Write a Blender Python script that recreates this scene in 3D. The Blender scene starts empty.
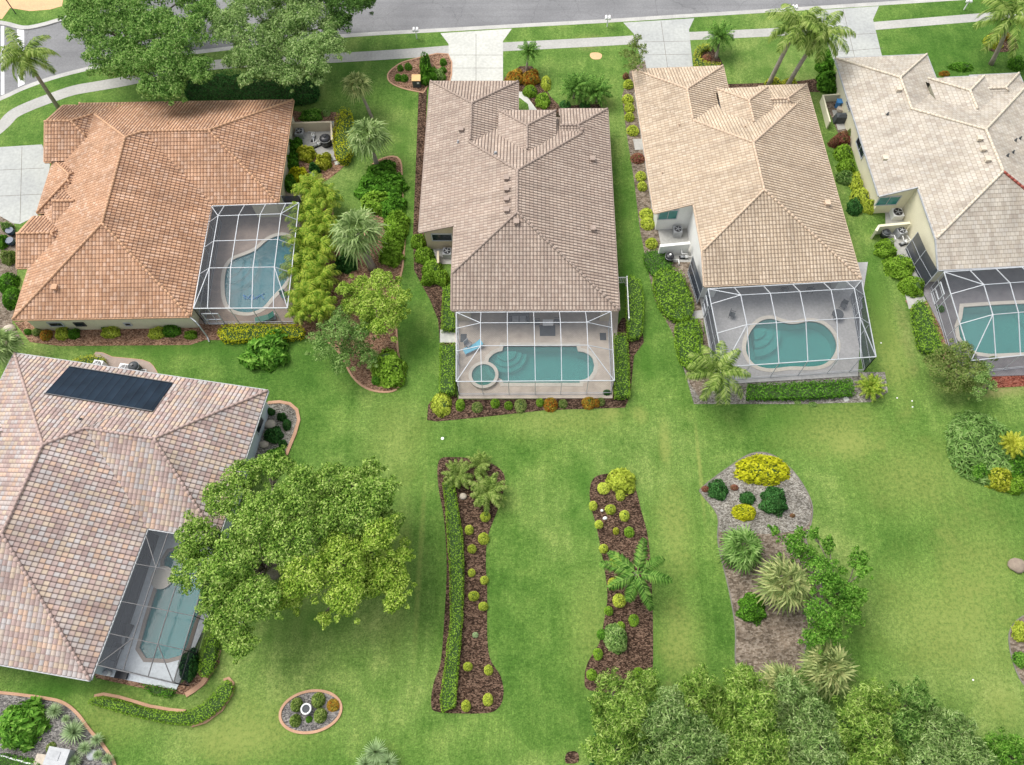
import bpy, bmesh, math, random
import numpy as np
from math import sin, cos, pi, radians, hypot, atan2, sqrt, floor, ceil
from mathutils import Vector, Matrix
from mathutils.geometry import tessellate_polygon
random.seed(7)
SC = bpy.context.scene
COL = SC.collection
# ------------------------------------------------------------------ camera
F = 770.0; T = radians(25.5); H = 65.0; CX = 530.0; CY = 382.5
def P(px, py, z=0.0):
    a = (px-CX)/F; b = (CY-py)/F
    dy = sin(T)+b*cos(T); dz = -cos(T)+b*sin(T)
    k = (z-H)/dz
    return Vector((a*k, dy*k, z))
def P2(px, py, z=0.0):
    v = P(px, py, z); return (v.x, v.y)
def mpp(px, py, z=0.0):
    return (P(px+1, py, z)-P(px, py, z)).length
cam = bpy.data.cameras.new('camera'); co = bpy.data.objects.new('camera', cam); COL.objects.link(co)
co.location = (0, 0, H); co.rotation_euler = (T, 0, 0)
cam.sensor_width = 36; cam.lens = F*36/1024; cam.shift_x = -18/1024.0; cam.clip_end = 5000; cam.clip_start = 1
SC.camera = co
# ------------------------------------------------------------------ materials
def newmat(name):
    m = bpy.data.materials.new(name); m.use_nodes = True
    nt = m.node_tree; b = nt.nodes['Principled BSDF']
    return m, nt, b
def N(nt, typ, **kw):
    n = nt.nodes.new(typ)
    for k, v in kw.items():
        if k.startswith('i_'):
            key = k[2:]
            key = int(key) if key.isdigit() else key.replace('_', ' ')
            n.inputs[key].default_value = v
        else: setattr(n, k, v)
    return n
def L(nt, a, b): nt.links.new(a, b)
def ramp(nt, stops, interp='LINEAR'):
    r = nt.nodes.new('ShaderNodeValToRGB'); r.color_ramp.interpolation = interp
    e = r.color_ramp.elements
    while len(e) < len(stops): e.new(0.5)
    for i, (p, c) in enumerate(stops):
        e[i].position = p; e[i].color = (c[0], c[1], c[2], 1)
    return r
def mixc(nt, fac, a, b, mode='MIX'):
    n = nt.nodes.new('ShaderNodeMix'); n.data_type = 'RGBA'; n.blend_type = mode
    for sock, v in ((n.inputs[0], fac), (n.inputs[6], a), (n.inputs[7], b)):
        if hasattr(v, 'is_linked'): L(nt, v, sock)
        elif isinstance(v, (int, float)): sock.default_value = v
        else: sock.default_value = (v[0], v[1], v[2], 1)
    return n.outputs[2]
def coords(nt, scale=None):
    g = N(nt, 'ShaderNodeNewGeometry')
    if scale is None: return g.outputs['Position']
    mp = N(nt, 'ShaderNodeMapping'); mp.inputs['Scale'].default_value = scale
    L(nt, g.outputs['Position'], mp.inputs['Vector']); return mp.outputs['Vector']
def noise(nt, scale, detail=4, rough=.55, vec=None, out='Fac'):
    n = N(nt, 'ShaderNodeTexNoise', i_Scale=scale, i_Detail=detail, i_Roughness=rough)
    L(nt, vec if vec is not None else coords(nt), n.inputs['Vector'])
    return n.outputs[out]
def bump(nt, b, h, strength=.5, dist=.05):
    n = N(nt, 'ShaderNodeBump', i_Strength=strength, i_Distance=dist)
    L(nt, h, n.inputs['Height']); L(nt, n.outputs['Normal'], b.inputs['Normal'])
def simple(name, c1, c2=None, scale=1.5, rough=.8, bs=.3, bd=.02, fine=None, metal=0):
    m, nt, b = newmat(name)
    c2 = c2 or tuple(x*.82 for x in c1)
    n1 = noise(nt, scale)
    r = ramp(nt, [(.35, c1), (.68, c2)]); L(nt, n1, r.inputs[0])
    n2 = noise(nt, fine or scale*12, 3)
    r2 = ramp(nt, [(.3, (.86,)*3), (.7, (1.08,)*3)]); L(nt, n2, r2.inputs[0])
    L(nt, mixc(nt, 1, r.outputs[0], r2.outputs[0], 'MULTIPLY'), b.inputs['Base Color'])
    b.inputs['Roughness'].default_value = rough; b.inputs['Metallic'].default_value = metal
    if bs: bump(nt, b, n2, bs, bd)
    return m
M = {}
def worn(name, c1, c2, rough=.9):
    m, nt, b = newmat(name)
    n1 = noise(nt, .12, 4); r = ramp(nt, [(.35, c1), (.65, c2)]); L(nt, n1, r.inputs[0])
    st = noise(nt, 1.0, 5, .65, coords(nt, (.05, 1.1, 1))); rs = ramp(nt, [(.3, (.86,)*3), (.7, (1.1,)*3)]); L(nt, st, rs.inputs[0])
    n2 = noise(nt, 6, 3); r2 = ramp(nt, [(.3, (.85,)*3), (.7, (1.1,)*3)]); L(nt, n2, r2.inputs[0])
    v = N(nt, 'ShaderNodeTexVoronoi', i_Scale=.16, feature='DISTANCE_TO_EDGE'); mp = noise(nt, .7, 4, .6, out='Color')
    vm = N(nt, 'ShaderNodeVectorMath', operation='MULTIPLY_ADD'); L(nt, mp, vm.inputs[0]); vm.inputs[1].default_value = (1.6, 1.6, 0); L(nt, coords(nt), vm.inputs[2]); L(nt, vm.outputs[0], v.inputs['Vector'])
    rv = ramp(nt, [(.0, (.74,)*3), (.008, (1, 1, 1))]); L(nt, v.outputs['Distance'], rv.inputs[0])
    c = mixc(nt, 1, r.outputs[0], rs.outputs[0], 'MULTIPLY'); c = mixc(nt, 1, c, r2.outputs[0], 'MULTIPLY'); c = mixc(nt, 1, c, rv.outputs[0], 'MULTIPLY')
    L(nt, c, b.inputs['Base Color']); b.inputs['Roughness'].default_value = rough; return m
# lawn
def lawn_mat():
    m, nt, b = newmat('lawn_grass')
    big = noise(nt, .045, 3, .5); mid = noise(nt, .35, 5, .62); fine = noise(nt, 3.2, 4, .7); vf = noise(nt, 8, 4, .85)
    r1 = ramp(nt, [(.36, (.074, .162, .023)), (.48, (.112, .208, .036)), (.62, (.165, .250, .058))]); L(nt, big, r1.inputs[0])
    st = noise(nt, 1.0, 4, .6, coords(nt, (1.5, .16, 1))); r2 = ramp(nt, [(.30, (.60, .74, .55)), (.5, (1, 1, 1)), (.66, (1.38, 1.20, 1.38))]); L(nt, mid, r2.inputs[0])
    rs = ramp(nt, [(.3, (.84, .88, .82)), (.7, (1.16, 1.1, 1.2))]); L(nt, st, rs.inputs[0])
    c = mixc(nt, 1, r1.outputs[0], r2.outputs[0], 'MULTIPLY')
    c = mixc(nt, 1, c, rs.outputs[0], 'MULTIPLY')
    r3 = ramp(nt, [(.3, (.60, .68, .55)), (.55, (1, 1, 1)), (.72, (1.5, 1.34, 1.45))]); L(nt, fine, r3.inputs[0])
    c = mixc(nt, 1, c, r3.outputs[0], 'MULTIPLY')
    r4 = ramp(nt, [(.32, (.5,)*3), (.68, (1.5,)*3)]); L(nt, vf, r4.inputs[0])
    c = mixc(nt, 1, c, r4.outputs[0], 'MULTIPLY')
    # thin yellowish worn turf and darker green areas: patches at real places
    pos = coords(nt)
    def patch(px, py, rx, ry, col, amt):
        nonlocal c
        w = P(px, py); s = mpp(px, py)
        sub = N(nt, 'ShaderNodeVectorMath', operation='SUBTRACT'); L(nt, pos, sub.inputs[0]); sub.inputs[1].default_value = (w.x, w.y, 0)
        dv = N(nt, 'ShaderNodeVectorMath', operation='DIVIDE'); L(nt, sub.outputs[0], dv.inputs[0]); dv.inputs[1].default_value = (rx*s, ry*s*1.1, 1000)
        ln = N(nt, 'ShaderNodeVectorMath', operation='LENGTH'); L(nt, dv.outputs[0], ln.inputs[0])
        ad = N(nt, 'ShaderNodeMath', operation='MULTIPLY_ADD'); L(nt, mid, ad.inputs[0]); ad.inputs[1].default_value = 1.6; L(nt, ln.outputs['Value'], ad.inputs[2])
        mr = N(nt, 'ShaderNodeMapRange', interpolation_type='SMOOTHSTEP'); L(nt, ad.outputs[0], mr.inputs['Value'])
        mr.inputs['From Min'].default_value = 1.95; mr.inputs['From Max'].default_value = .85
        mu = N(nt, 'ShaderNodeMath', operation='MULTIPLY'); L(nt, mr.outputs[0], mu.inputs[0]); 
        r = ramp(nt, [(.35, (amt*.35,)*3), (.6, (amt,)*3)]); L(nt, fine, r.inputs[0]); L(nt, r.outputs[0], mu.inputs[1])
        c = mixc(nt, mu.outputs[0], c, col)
    yl = (.25, .29, .075); tn = (.30, .26, .11)
    patch(835, 430, 70, 40, yl, 0.74); patch(950, 620, 90, 70, yl, 0.68); patch(985, 560, 60, 60, yl, 0.54)
    patch(890, 350, 22, 80, yl, 0.81); patch(675, 530, 25, 60, yl, 0.74); patch(680, 640, 30, 50, yl, 0.81)
    patch(555, 420, 90, 22, yl, 0.54); patch(590, 630, 30, 60, yl, 0.47); patch(400, 440, 40, 60, yl, 0.41)
    patch(250, 730, 90, 40, yl, 0.61); patch(110, 715, 60, 30, yl, 0.54); patch(665, 440, 8, 30, yl, 0.81)
    patch(915, 480, 80, 50, yl, 0.61); patch(588, 42, 20, 12, tn, 0.68); patch(400, 560, 14, 90, yl, 0.47)
    patch(600, 100, 20, 18, yl, 0.54); patch(1000, 390, 40, 10, tn, 0.81); patch(680, 700, 30, 20, tn, 0.54)
    patch(700, 470, 3, 60, yl, .9); patch(610, 412, 12, 14, yl, .9); patch(640, 415, 10, 12, yl, .8); patch(850, 445, 35, 18, yl, .8); patch(905, 330, 10, 60, tn, .35); patch(735, 700, 14, 14, tn, .5); patch(1000, 700, 30, 30, yl, .6); patch(420, 560, 4, 110, yl, .6); patch(230, 740, 60, 20, yl, .6)
    dk = (.045, .14, .012)  # darker green patches along beds, walls and under trees
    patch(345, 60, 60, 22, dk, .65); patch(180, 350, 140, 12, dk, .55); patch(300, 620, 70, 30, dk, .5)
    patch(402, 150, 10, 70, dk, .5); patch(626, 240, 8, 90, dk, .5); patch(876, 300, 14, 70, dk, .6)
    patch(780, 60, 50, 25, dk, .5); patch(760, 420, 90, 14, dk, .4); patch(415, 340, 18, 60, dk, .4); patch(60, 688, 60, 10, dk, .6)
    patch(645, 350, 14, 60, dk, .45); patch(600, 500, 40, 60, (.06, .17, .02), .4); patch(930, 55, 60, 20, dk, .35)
    L(nt, c, b.inputs['Base Color']); b.inputs['Roughness'].default_value = .9
    b.inputs['Specular IOR Level'].default_value = .2
    bump(nt, b, mixc(nt, .5, fine, vf), .9, .12)
    return m
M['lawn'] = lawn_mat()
M['asphalt'] = worn('asphalt', (.225, .225, .228), (.165, .165, .17)); M['unused_'] = simple('asphalt', (.215, .215, .22), (.18, .18, .187), .12, .9, .2, .01, 5)
M['concrete'] = simple('concrete', (.43, .42, .39), (.35, .345, .32), .3, .85, .2, .01, 4)
M['concrete_white'] = simple('pale_driveway', (.54, .54, .49), (.47, .47, .43), .3, .8, .2, .01, 3)
M['concrete_cool'] = simple('cool_driveway', (.42, .43, .405), (.35, .36, .35), .25, .8, .2, .01, 3)
M['kerb'] = simple('kerb_concrete', (.48, .47, .44), (.38, .37, .35), .5, .85, .2, .01, 6)
M['paint'] = simple('road_paint', (.8, .8, .8), (.7, .7, .7), 2, .6, 0)
M['peach_brick'] = simple('peach_paving', (.68, .42, .22), (.6, .36, .2), .8, .85, .3, .01, 6)
M['mulch'] = None
def mulch(name, a, b_, c_, sc=5):
    m, nt, b = newmat(name)
    v = N(nt, 'ShaderNodeTexVoronoi', i_Scale=sc*1.6); L(nt, coords(nt, (1, 1.6, 1)), v.inputs['Vector'])
    r = ramp(nt, [(.1, a), (.45, b_), (.85, c_)])
    sep = N(nt, 'ShaderNodeSeparateColor'); L(nt, v.outputs['Color'], sep.inputs[0]); L(nt, sep.outputs[0], r.inputs[0])
    n2 = noise(nt, .8, 4); r2 = ramp(nt, [(.3, (.7,)*3), (.7, (1.25,)*3)]); L(nt, n2, r2.inputs[0])
    L(nt, mixc(nt, 1, r.outputs[0], r2.outputs[0], 'MULTIPLY'), b.inputs['Base Color'])
    b.inputs['Roughness'].default_value = .95; b.inputs['Specular IOR Level'].default_value = .15
    bump(nt, b, v.outputs['Distance'], .9, .08); return m
M['mulch'] = mulch('dark_bark_mulch', (.024, .014, .009), (.060, .034, .022), (.18, .115, .08))
M['mulch_brown'] = mulch('brown_bark_mulch', (.10, .055, .035), (.24, .13, .08), (.38, .24, .16))
M['mulch_red'] = mulch('red_lava_mulch', (.12, .03, .02), (.28, .08, .05), (.4, .16, .11))
M['gravel'] = mulch('grey_shell_gravel', (.12, .11, .09), (.215, .195, .165), (.35, .33, .29))
M['gravel_dark'] = mulch('dark_grey_gravel', (.09, .085, .08), (.17, .16, .155), (.30, .28, .26))
M['soil'] = mulch('bare_brown_soil', (.11, .085, .062), (.18, .14, .105), (.26, .215, .17), 3)
M['tan_edge'] = simple('tan_edging', (.50, .30, .19), (.42, .24, .15), 1, .85)
M['grey_edge'] = simple('grey_edging', (.20, .18, .15), (.14, .13, .11), 1, .85)
M['stucco_cream'] = simple('cream_stucco', (.72, .68, .50), (.66, .62, .45), .6, .85, .15, .005, 20)
M['stucco_white'] = simple('white_stucco', (.76, .76, .73), (.70, .70, .67), .6, .85, .15, .005, 20)
M['stucco_tan'] = simple('tan_stucco', (.55, .47, .34), (.5, .43, .31), .6, .85, .15, .005, 20)
M['stucco_blue'] = simple('pale_blue_stucco', (.55, .62, .66), (.5, .57, .6), .6, .85, .15, .005, 20)
M['white_metal'] = simple('white_aluminium', (.50, .52, .545), (.42, .44, .46), 2, .4, 0)
M['white_plastic'] = simple('white_plastic', (.82, .82, .8), (.74, .74, .72), 2, .5, 0)
M['dark_metal'] = simple('bronze_aluminium', (.035, .035, .04), (.05, .05, .055), 2, .45, 0)
M['gutter'] = simple('grey_gutter', (.42, .43, .44), (.36, .37, .38), 2, .5, 0)
M['black'] = simple('black_plastic', (.015, .015, .018), (.03, .03, .035), 2, .4, 0)
M['grey'] = simple('grey_metal', (.40, .41, .42), (.3, .31, .32), 2, .5, 0)
M['grey_dark'] = simple('dark_grey_cover', (.07, .08, .085), (.05, .055, .06), 2, .7, 0)
M['navy'] = simple('navy_glaze', (.03, .055, .11), (.02, .04, .09), 2, .3, 0)
M['blue'] = simple('blue_plastic', (.05, .22, .5), (.04, .18, .42), 2, .5, 0)
M['skyblue'] = simple('sky_blue_fabric', (.18, .55, .72), (.15, .48, .64), 2, .7, 0)
M['green_plastic'] = simple('dark_green_plastic', (.02, .16, .11), (.02, .12, .09), 2, .5, 0)
M['teal_fabric'] = simple('teal_fabric', (.03, .26, .22), (.02, .2, .17), 2, .7, 0)
M['wood'] = simple('weathered_wood', (.30, .24, .18), (.22, .17, .13), 2, .8)
M['orange'] = simple('peach_orange_top', (.75, .42, .2), (.65, .5, .2), 3, .7, 0)
M['bark'] = simple('tree_bark', (.23, .19, .15), (.14, .12, .09), 3, .9, .6, .03)
M['palm_bark'] = simple('palm_trunk_bark', (.34, .29, .24), (.24, .20, .16), 3, .9, .6, .03)
M['stone'] = simple('pale_stone', (.55, .48, .38), (.42, .36, .3), 3, .9)
M['core'] = simple('inner_foliage_shade', (.05, .10, .02), (.035, .075, .014), 3, .95, 0)  # core darker than the leaves: shade inside the foliage put into its colour
def glassy(name, c, rough=.08):
    m, nt, b = newmat(name); b.inputs['Base Color'].default_value = (*c, 1); b.inputs['Roughness'].default_value = rough
    n = noise(nt, 1.2); r = ramp(nt, [(.4, tuple(x*.8 for x in c)), (.6, c)]); L(nt, n, r.inputs[0]); L(nt, r.outputs[0], b.inputs['Base Color']); return m
M['glass_teal'] = glassy('teal_window_glass', (.04, .22, .20))
M['glass_dark'] = glassy('dark_window_glass', (.02, .03, .04))
def panel_mat():
    m, nt, b = newmat('solar_heating_panel')
    uv = N(nt, 'ShaderNodeUVMap'); w = N(nt, 'ShaderNodeTexWave', i_Scale=.42*1.0, bands_direction='X', wave_profile='SAW'); L(nt, uv.outputs[0], w.inputs['Vector'])
    r = ramp(nt, [(.0, (.006, .010, .018)), (.15, (.010, .019, .032)), (.92, (.013, .024, .038)), (1, (.02, .03, .045))]); L(nt, w.outputs['Color'], r.inputs[0])
    n = noise(nt, .7); r2 = ramp(nt, [(.3, (.8,)*3), (.7, (1.3,)*3)]); L(nt, n, r2.inputs[0])
    L(nt, mixc(nt, 1, r.outputs[0], r2.outputs[0], 'MULTIPLY'), b.inputs['Base Color']); b.inputs['Roughness'].default_value = .85; b.inputs['Specular IOR Level'].default_value = .15
    bump(nt, b, w.outputs['Color'], .4, .02); return m
M['solar'] = panel_mat()
def paver_mat(name, c1, c2, c3, s=2.2):
    m, nt, b = newmat(name)
    br = N(nt, 'ShaderNodeTexBrick', i_Scale=s); L(nt, coords(nt), br.inputs['Vector'])
    br.inputs['Color1'].default_value = (*c1, 1); br.inputs['Color2'].default_value = (*c2, 1); br.inputs['Mortar'].default_value = (*c3, 1); br.inputs['Mortar Size'].default_value = .03
    n = noise(nt, .9, 5); r2 = ramp(nt, [(.3, (.78,)*3), (.7, (1.12,)*3)]); L(nt, n, r2.inputs[0])
    L(nt, mixc(nt, 1, br.outputs[0], r2.outputs[0], 'MULTIPLY'), b.inputs['Base Color']); b.inputs['Roughness'].default_value = .8; return m
M['deck_tan'] = paver_mat('tan_pavers', (.60, .51, .42), (.54, .46, .38), (.42, .36, .3))
M['deck_rose'] = paver_mat('rose_brown_pavers', (.40, .31, .25), (.34, .27, .23), (.24, .19, .16), 3)
M['deck_grey'] = simple('cool_deck', (.43, .42, .41), (.36, .355, .345), .5, .8, .15, .005, 5)
M['deck_dark'] = paver_mat('dark_pavers', (.26, .24, .25), (.22, .21, .22), (.16, .15, .15))
M['deck_pale'] = simple('pale_deck', (.68, .72, .74), (.60, .64, .66), .5, .8, .15, .005, 5)
M['coping'] = simple('pool_coping', (.62, .57, .49), (.54, .5, .43), 1, .75)
M['coping_brown'] = simple('brown_coping', (.30, .25, .2), (.24, .2, .17), 1, .75)
M['basin'] = simple('pool_plaster', (.58, .68, .66), (.50, .62, .61), .5, .7, 0)
M['basin_step'] = simple('pool_step_plaster', (.80, .84, .82), (.6, .7, .68), .5, .7, 0)
def water_mat(name, c):
    m, nt, b = newmat(name)
    nt.nodes.remove(b); out = nt.nodes['Material Output']
    tr = N(nt, 'ShaderNodeBsdfTransparent'); tr.inputs[0].default_value = (*c, 1)
    df = N(nt, 'ShaderNodeBsdfDiffuse'); df.inputs[0].default_value = (c[0]*.6, c[1]*.55, c[2]*.55, 1)
    gl = N(nt, 'ShaderNodeBsdfGlossy', i_Roughness=.04)
    fr = N(nt, 'ShaderNodeFresnel', i_IOR=1.33)
    bp = N(nt, 'ShaderNodeBump', i_Strength=.35, i_Distance=.03); L(nt, noise(nt, 2.2, 3), bp.inputs['Height'])
    L(nt, bp.outputs[0], gl.inputs['Normal']); L(nt, bp.outputs[0], fr.inputs['Normal'])
    a = N(nt, 'ShaderNodeMixShader', i_0=.35); L(nt, tr.outputs[0], a.inputs[1]); L(nt, df.outputs[0], a.inputs[2])
    s = N(nt, 'ShaderNodeMixShader'); L(nt, fr.outputs[0], s.inputs[0]); L(nt, a.outputs[0], s.inputs[1]); L(nt, gl.outputs[0], s.inputs[2])
    L(nt, s.outputs[0], out.inputs['Surface']); return m
M['water'] = water_mat('pool_water', (.30, .74, .70))
M['water_blue'] = water_mat('blue_pool_water', (.08, .50, .58))
M['water_deep'] = water_mat('deep_pool_water', (.06, .52, .53))
def screen_mat(name, c, alpha):
    m, nt, b = newmat(name); nt.nodes.remove(b); out = nt.nodes['Material Output']
    tr = N(nt, 'ShaderNodeBsdfTransparent'); df = N(nt, 'ShaderNodeBsdfDiffuse'); df.inputs[0].default_value = (*c, 1)
    a = N(nt, 'ShaderNodeMixShader', i_0=alpha); L(nt, tr.outputs[0], a.inputs[1]); L(nt, df.outputs[0], a.inputs[2]); L(nt, a.outputs[0], out.inputs['Surface']); return m
M['screen'] = screen_mat('insect_screen', (.14, .15, .165), .26)
M['screen_dark'] = screen_mat('dark_insect_screen', (.03, .038, .055), .62)
M['screen_side'] = screen_mat('side_insect_screen', (.035, .045, .065), .82)
# roof tiles: colour per tile from the UV cell
def tile_mat(name, cols, gap, tw=.33, th=.40, gapw=.16, rough=.75, stagger=False, blotch=.25, GV=.5):
    m, nt, b = newmat(name)
    uv = N(nt, 'ShaderNodeUVMap'); sx = N(nt, 'ShaderNodeSeparateXYZ'); L(nt, uv.outputs[0], sx.inputs[0])
    def mth(op, a, v=None, w=None):
        n = N(nt, 'ShaderNodeMath', operation=op)
        for i, q in enumerate((a, v, w)):
            if q is None: continue
            if hasattr(q, 'is_linked'): L(nt, q, n.inputs[i])
            else: n.inputs[i].default_value = q
        return n.outputs[0]
    vv = mth('DIVIDE', sx.outputs[1], th); fv = mth('FLOOR', vv); frv = mth('FRACT', vv)
    uu = mth('DIVIDE', sx.outputs[0], tw)
    if stagger: uu = mth('MULTIPLY_ADD', mth('MODULO', fv, 2.0), .5, uu)
    fu = mth('FLOOR', uu); fru = mth('FRACT', uu)
    cb = N(nt, 'ShaderNodeCombineXYZ'); L(nt, fu, cb.inputs[0]); L(nt, fv, cb.inputs[1])
    wn = N(nt, 'ShaderNodeTexWhiteNoise', noise_dimensions='2D'); L(nt, cb.outputs[0], wn.inputs['Vector'])
    n_ = len(cols); r = ramp(nt, [(i/n_, c) for i, c in enumerate(cols)], 'CONSTANT'); L(nt, wn.outputs['Value'], r.inputs[0])
    nb = noise(nt, .35, 5, .6); r2 = ramp(nt, [(.3, (1-blotch,)*3), (.7, (1+blotch*.6,)*3)]); L(nt, nb, r2.inputs[0])
    uvs = N(nt, 'ShaderNodeMapping'); uvs.inputs['Scale'].default_value = (1.1, .09, 1); L(nt, uv.outputs[0], uvs.inputs['Vector'])
    ns_ = noise(nt, 1.0, 5, .65, uvs.outputs[0]); rs_ = ramp(nt, [(.32, (.80, .79, .78)), (.5, (1, 1, 1)), (.7, (1.07, 1.06, 1.05))]); L(nt, ns_, rs_.inputs[0])
    c = mixc(nt, 1, r.outputs[0], r2.outputs[0], 'MULTIPLY')
    c = mixc(nt, 1, c, rs_.outputs[0], 'MULTIPLY')
    # mortar/grime and groove shade painted as one dark line in the pan between barrels and at each course butt
    gu = mth('LESS_THAN', fru, gapw); gv = mth('LESS_THAN', frv, .11)
    g = mth('MAXIMUM', mth('MULTIPLY', gu, .8), mth('MULTIPLY', gv, GV))
    L(nt, mixc(nt, g, c, gap), b.inputs['Base Color']); b.inputs['Roughness'].default_value = rough
    nf = noise(nt, 25, 2); bump(nt, b, nf, .2, .01)
    return m
M['roof_terracotta'] = tile_mat('terracotta_tiles', [(.48, .28, .165), (.45, .255, .145), (.51, .305, .185), (.47, .27, .16), (.43, .235, .13), (.54, .345, .23)], (.13, .06, .04), gapw=.28)
M['roof_brown'] = tile_mat('grey_brown_tiles', [(.39, .305, .245), (.37, .285, .225), (.41, .325, .26), (.36, .275, .22), (.43, .345, .28)], (.085, .06, .05), blotch=.12, gapw=.3)
M['roof_beige'] = tile_mat('beige_tiles', [(.51, .405, .29), (.48, .375, .265), (.53, .425, .31), (.46, .36, .255), (.55, .445, .33)], (.15, .105, .075), blotch=.15, gapw=.28)
M['roof_pale'] = tile_mat('pale_flat_tiles', [(.45, .405, .335), (.42, .37, .30), (.48, .435, .365), (.39, .34, .28), (.44, .395, .33), (.46, .42, .36)], (.22, .175, .14), tw=.42, th=.42, gapw=.10, stagger=True, blotch=.2)
M['roof_multi'] = tile_mat('multicolour_tiles', [(.44, .33, .285), (.48, .335, .25), (.37, .28, .255), (.41, .375, .36), (.47, .37, .28), (.40, .29, .26), (.41, .35, .33), (.44, .36, .30), (.34, .245, .22), (.43, .365, .335)], (.12, .085, .075), tw=.39, th=.43, gapw=.22)
for k, c in (('terracotta', (.58, .34, .2)), ('brown', (.36, .28, .23)), ('beige', (.62, .47, .34)), ('pale', (.66, .58, .46)), ('multi', (.45, .33, .29))):
    M['cap_'+k] = simple('ridge_tiles_'+k, c, tuple(x*.78 for x in c), 2, .8, .2, .01, 8)
M['cap_red'] = simple('red_ridge_tiles', (.36, .09, .06), (.30, .07, .05), 2, .8, .2, .01, 8)
# foliage
def leaf_mat(name, cs, tl=.42, rough=.55, hue=.0):
    m, nt, b = newmat(name)
    g = N(nt, 'ShaderNodeNewGeometry'); k = len(cs)
    n = noise(nt, .9, 3)
    ad = N(nt, 'ShaderNodeMath', operation='MULTIPLY_ADD'); L(nt, n, ad.inputs[0]); ad.inputs[1].default_value = 1.3; 
    ms = N(nt, 'ShaderNodeMath', operation='MULTIPLY_ADD'); L(nt, g.outputs['Random Per Island'], ms.inputs[0]); ms.inputs[1].default_value = .95; ms.inputs[2].default_value = -.66
    L(nt, ms.outputs[0], ad.inputs[2])
    r = ramp(nt, [(i/(k-1), c) for i, c in enumerate(cs)]); L(nt, ad.outputs[0], r.inputs[0])
    r_out = mixc(nt, 1, r.outputs[0], (1.12, 1.1, 1.0), 'MULTIPLY')
    L(nt, r_out, b.inputs['Base Color']); b.inputs['Roughness'].default_value = .7; b.inputs['Specular IOR Level'].default_value = .12
    tr = N(nt, 'ShaderNodeBsdfTranslucent'); L(nt, r_out, tr.inputs[0])
    mx = N(nt, 'ShaderNodeMixShader', i_0=tl); L(nt, b.outputs[0], mx.inputs[1]); L(nt, tr.outputs[0], mx.inputs[2])
    L(nt, mx.outputs[0], nt.nodes['Material Output'].inputs['Surface']); return m
LEAF = {
 'oak': [(0.035, 0.1, 0.015), (0.13, 0.27, 0.055), (0.25, 0.42, 0.11), (0.42, 0.56, 0.22)],
 'oak_grey': [(0.06, 0.13, 0.03), (0.19, 0.32, 0.09), (0.33, 0.47, 0.18), (0.5, 0.62, 0.31)],
 'oak_dark': [(0.019, 0.057, 0.011), (0.088, 0.188, 0.038), (0.166, 0.304, 0.078)],
 'tree_green': [(0.05, 0.12, 0.015), (0.18, 0.33, 0.05), (0.34, 0.5, 0.11), (0.54, 0.67, 0.24)],
 'tree_lime': [(0.08, 0.17, 0.015), (0.25, 0.4, 0.05), (0.41, 0.55, 0.1), (0.56, 0.67, 0.2)],
 'bright': [(0.036, 0.12, 0.012), (0.14, 0.34, 0.04), (0.29, 0.51, 0.1)],
 'green': [(0.032, 0.1, 0.01), (0.098, 0.261, 0.022), (0.176, 0.389, 0.051)],
 'dark': [(0.015, 0.061, 0.015), (0.052, 0.165, 0.04), (0.096, 0.259, 0.071)],
 'hedge': [(0.084, 0.168, 0.012), (0.22, 0.4, 0.04), (0.34, 0.52, 0.08)],
 'lime': [(0.204, 0.27, 0.03), (0.48, 0.58, 0.08), (0.62, 0.68, 0.13)],
 'yellow': [(0.204, 0.228, 0.012), (0.52, 0.55, 0.02), (0.68, 0.66, 0.05)],
 'yellowgreen': [(0.158, 0.21, 0.01), (0.438, 0.481, 0.048), (0.61, 0.61, 0.12)],
 'croton': [(0.26, 0.08, 0.015), (0.5, 0.23, 0.03), (0.18, 0.21, 0.03), (0.55, 0.37, 0.06)],
 'red': [(0.142, 0.037, 0.029), (0.375, 0.15, 0.125), (0.207, 0.207, 0.069)],
 'sage': [(0.06, 0.15, 0.03), (0.22, 0.37, 0.1), (0.4, 0.54, 0.22)],
 'mixed': [(0.06, 0.12, 0.02), (0.17, 0.27, 0.06), (0.3, 0.32, 0.13), (0.26, 0.38, 0.11)],
 'palm': [(0.03, 0.09, 0.012), (0.12, 0.27, 0.05), (0.26, 0.44, 0.1)],
 'palm_yellow': [(0.06, 0.114, 0.018), (0.22, 0.33, 0.07), (0.4, 0.48, 0.17)],
 'areca': [(0.06, 0.13, 0.01), (0.2, 0.34, 0.03), (0.48, 0.54, 0.09), (0.22, 0.38, 0.05)],
 'sabal': [(0.094, 0.154, 0.049), (0.28, 0.405, 0.155), (0.45, 0.551, 0.287)],
 'sabal_yellow': [(0.102, 0.15, 0.048), (0.32, 0.4, 0.16), (0.52, 0.53, 0.26)],
 'agave': [(0.173, 0.249, 0.128), (0.402, 0.54, 0.302), (0.514, 0.64, 0.414)],
 'blade': [(0.059, 0.127, 0.029), (0.188, 0.351, 0.088), (0.336, 0.487, 0.185)],
}
for k, c in LEAF.items(): M['leaf_'+k] = leaf_mat('leaves_'+k, c)
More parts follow.
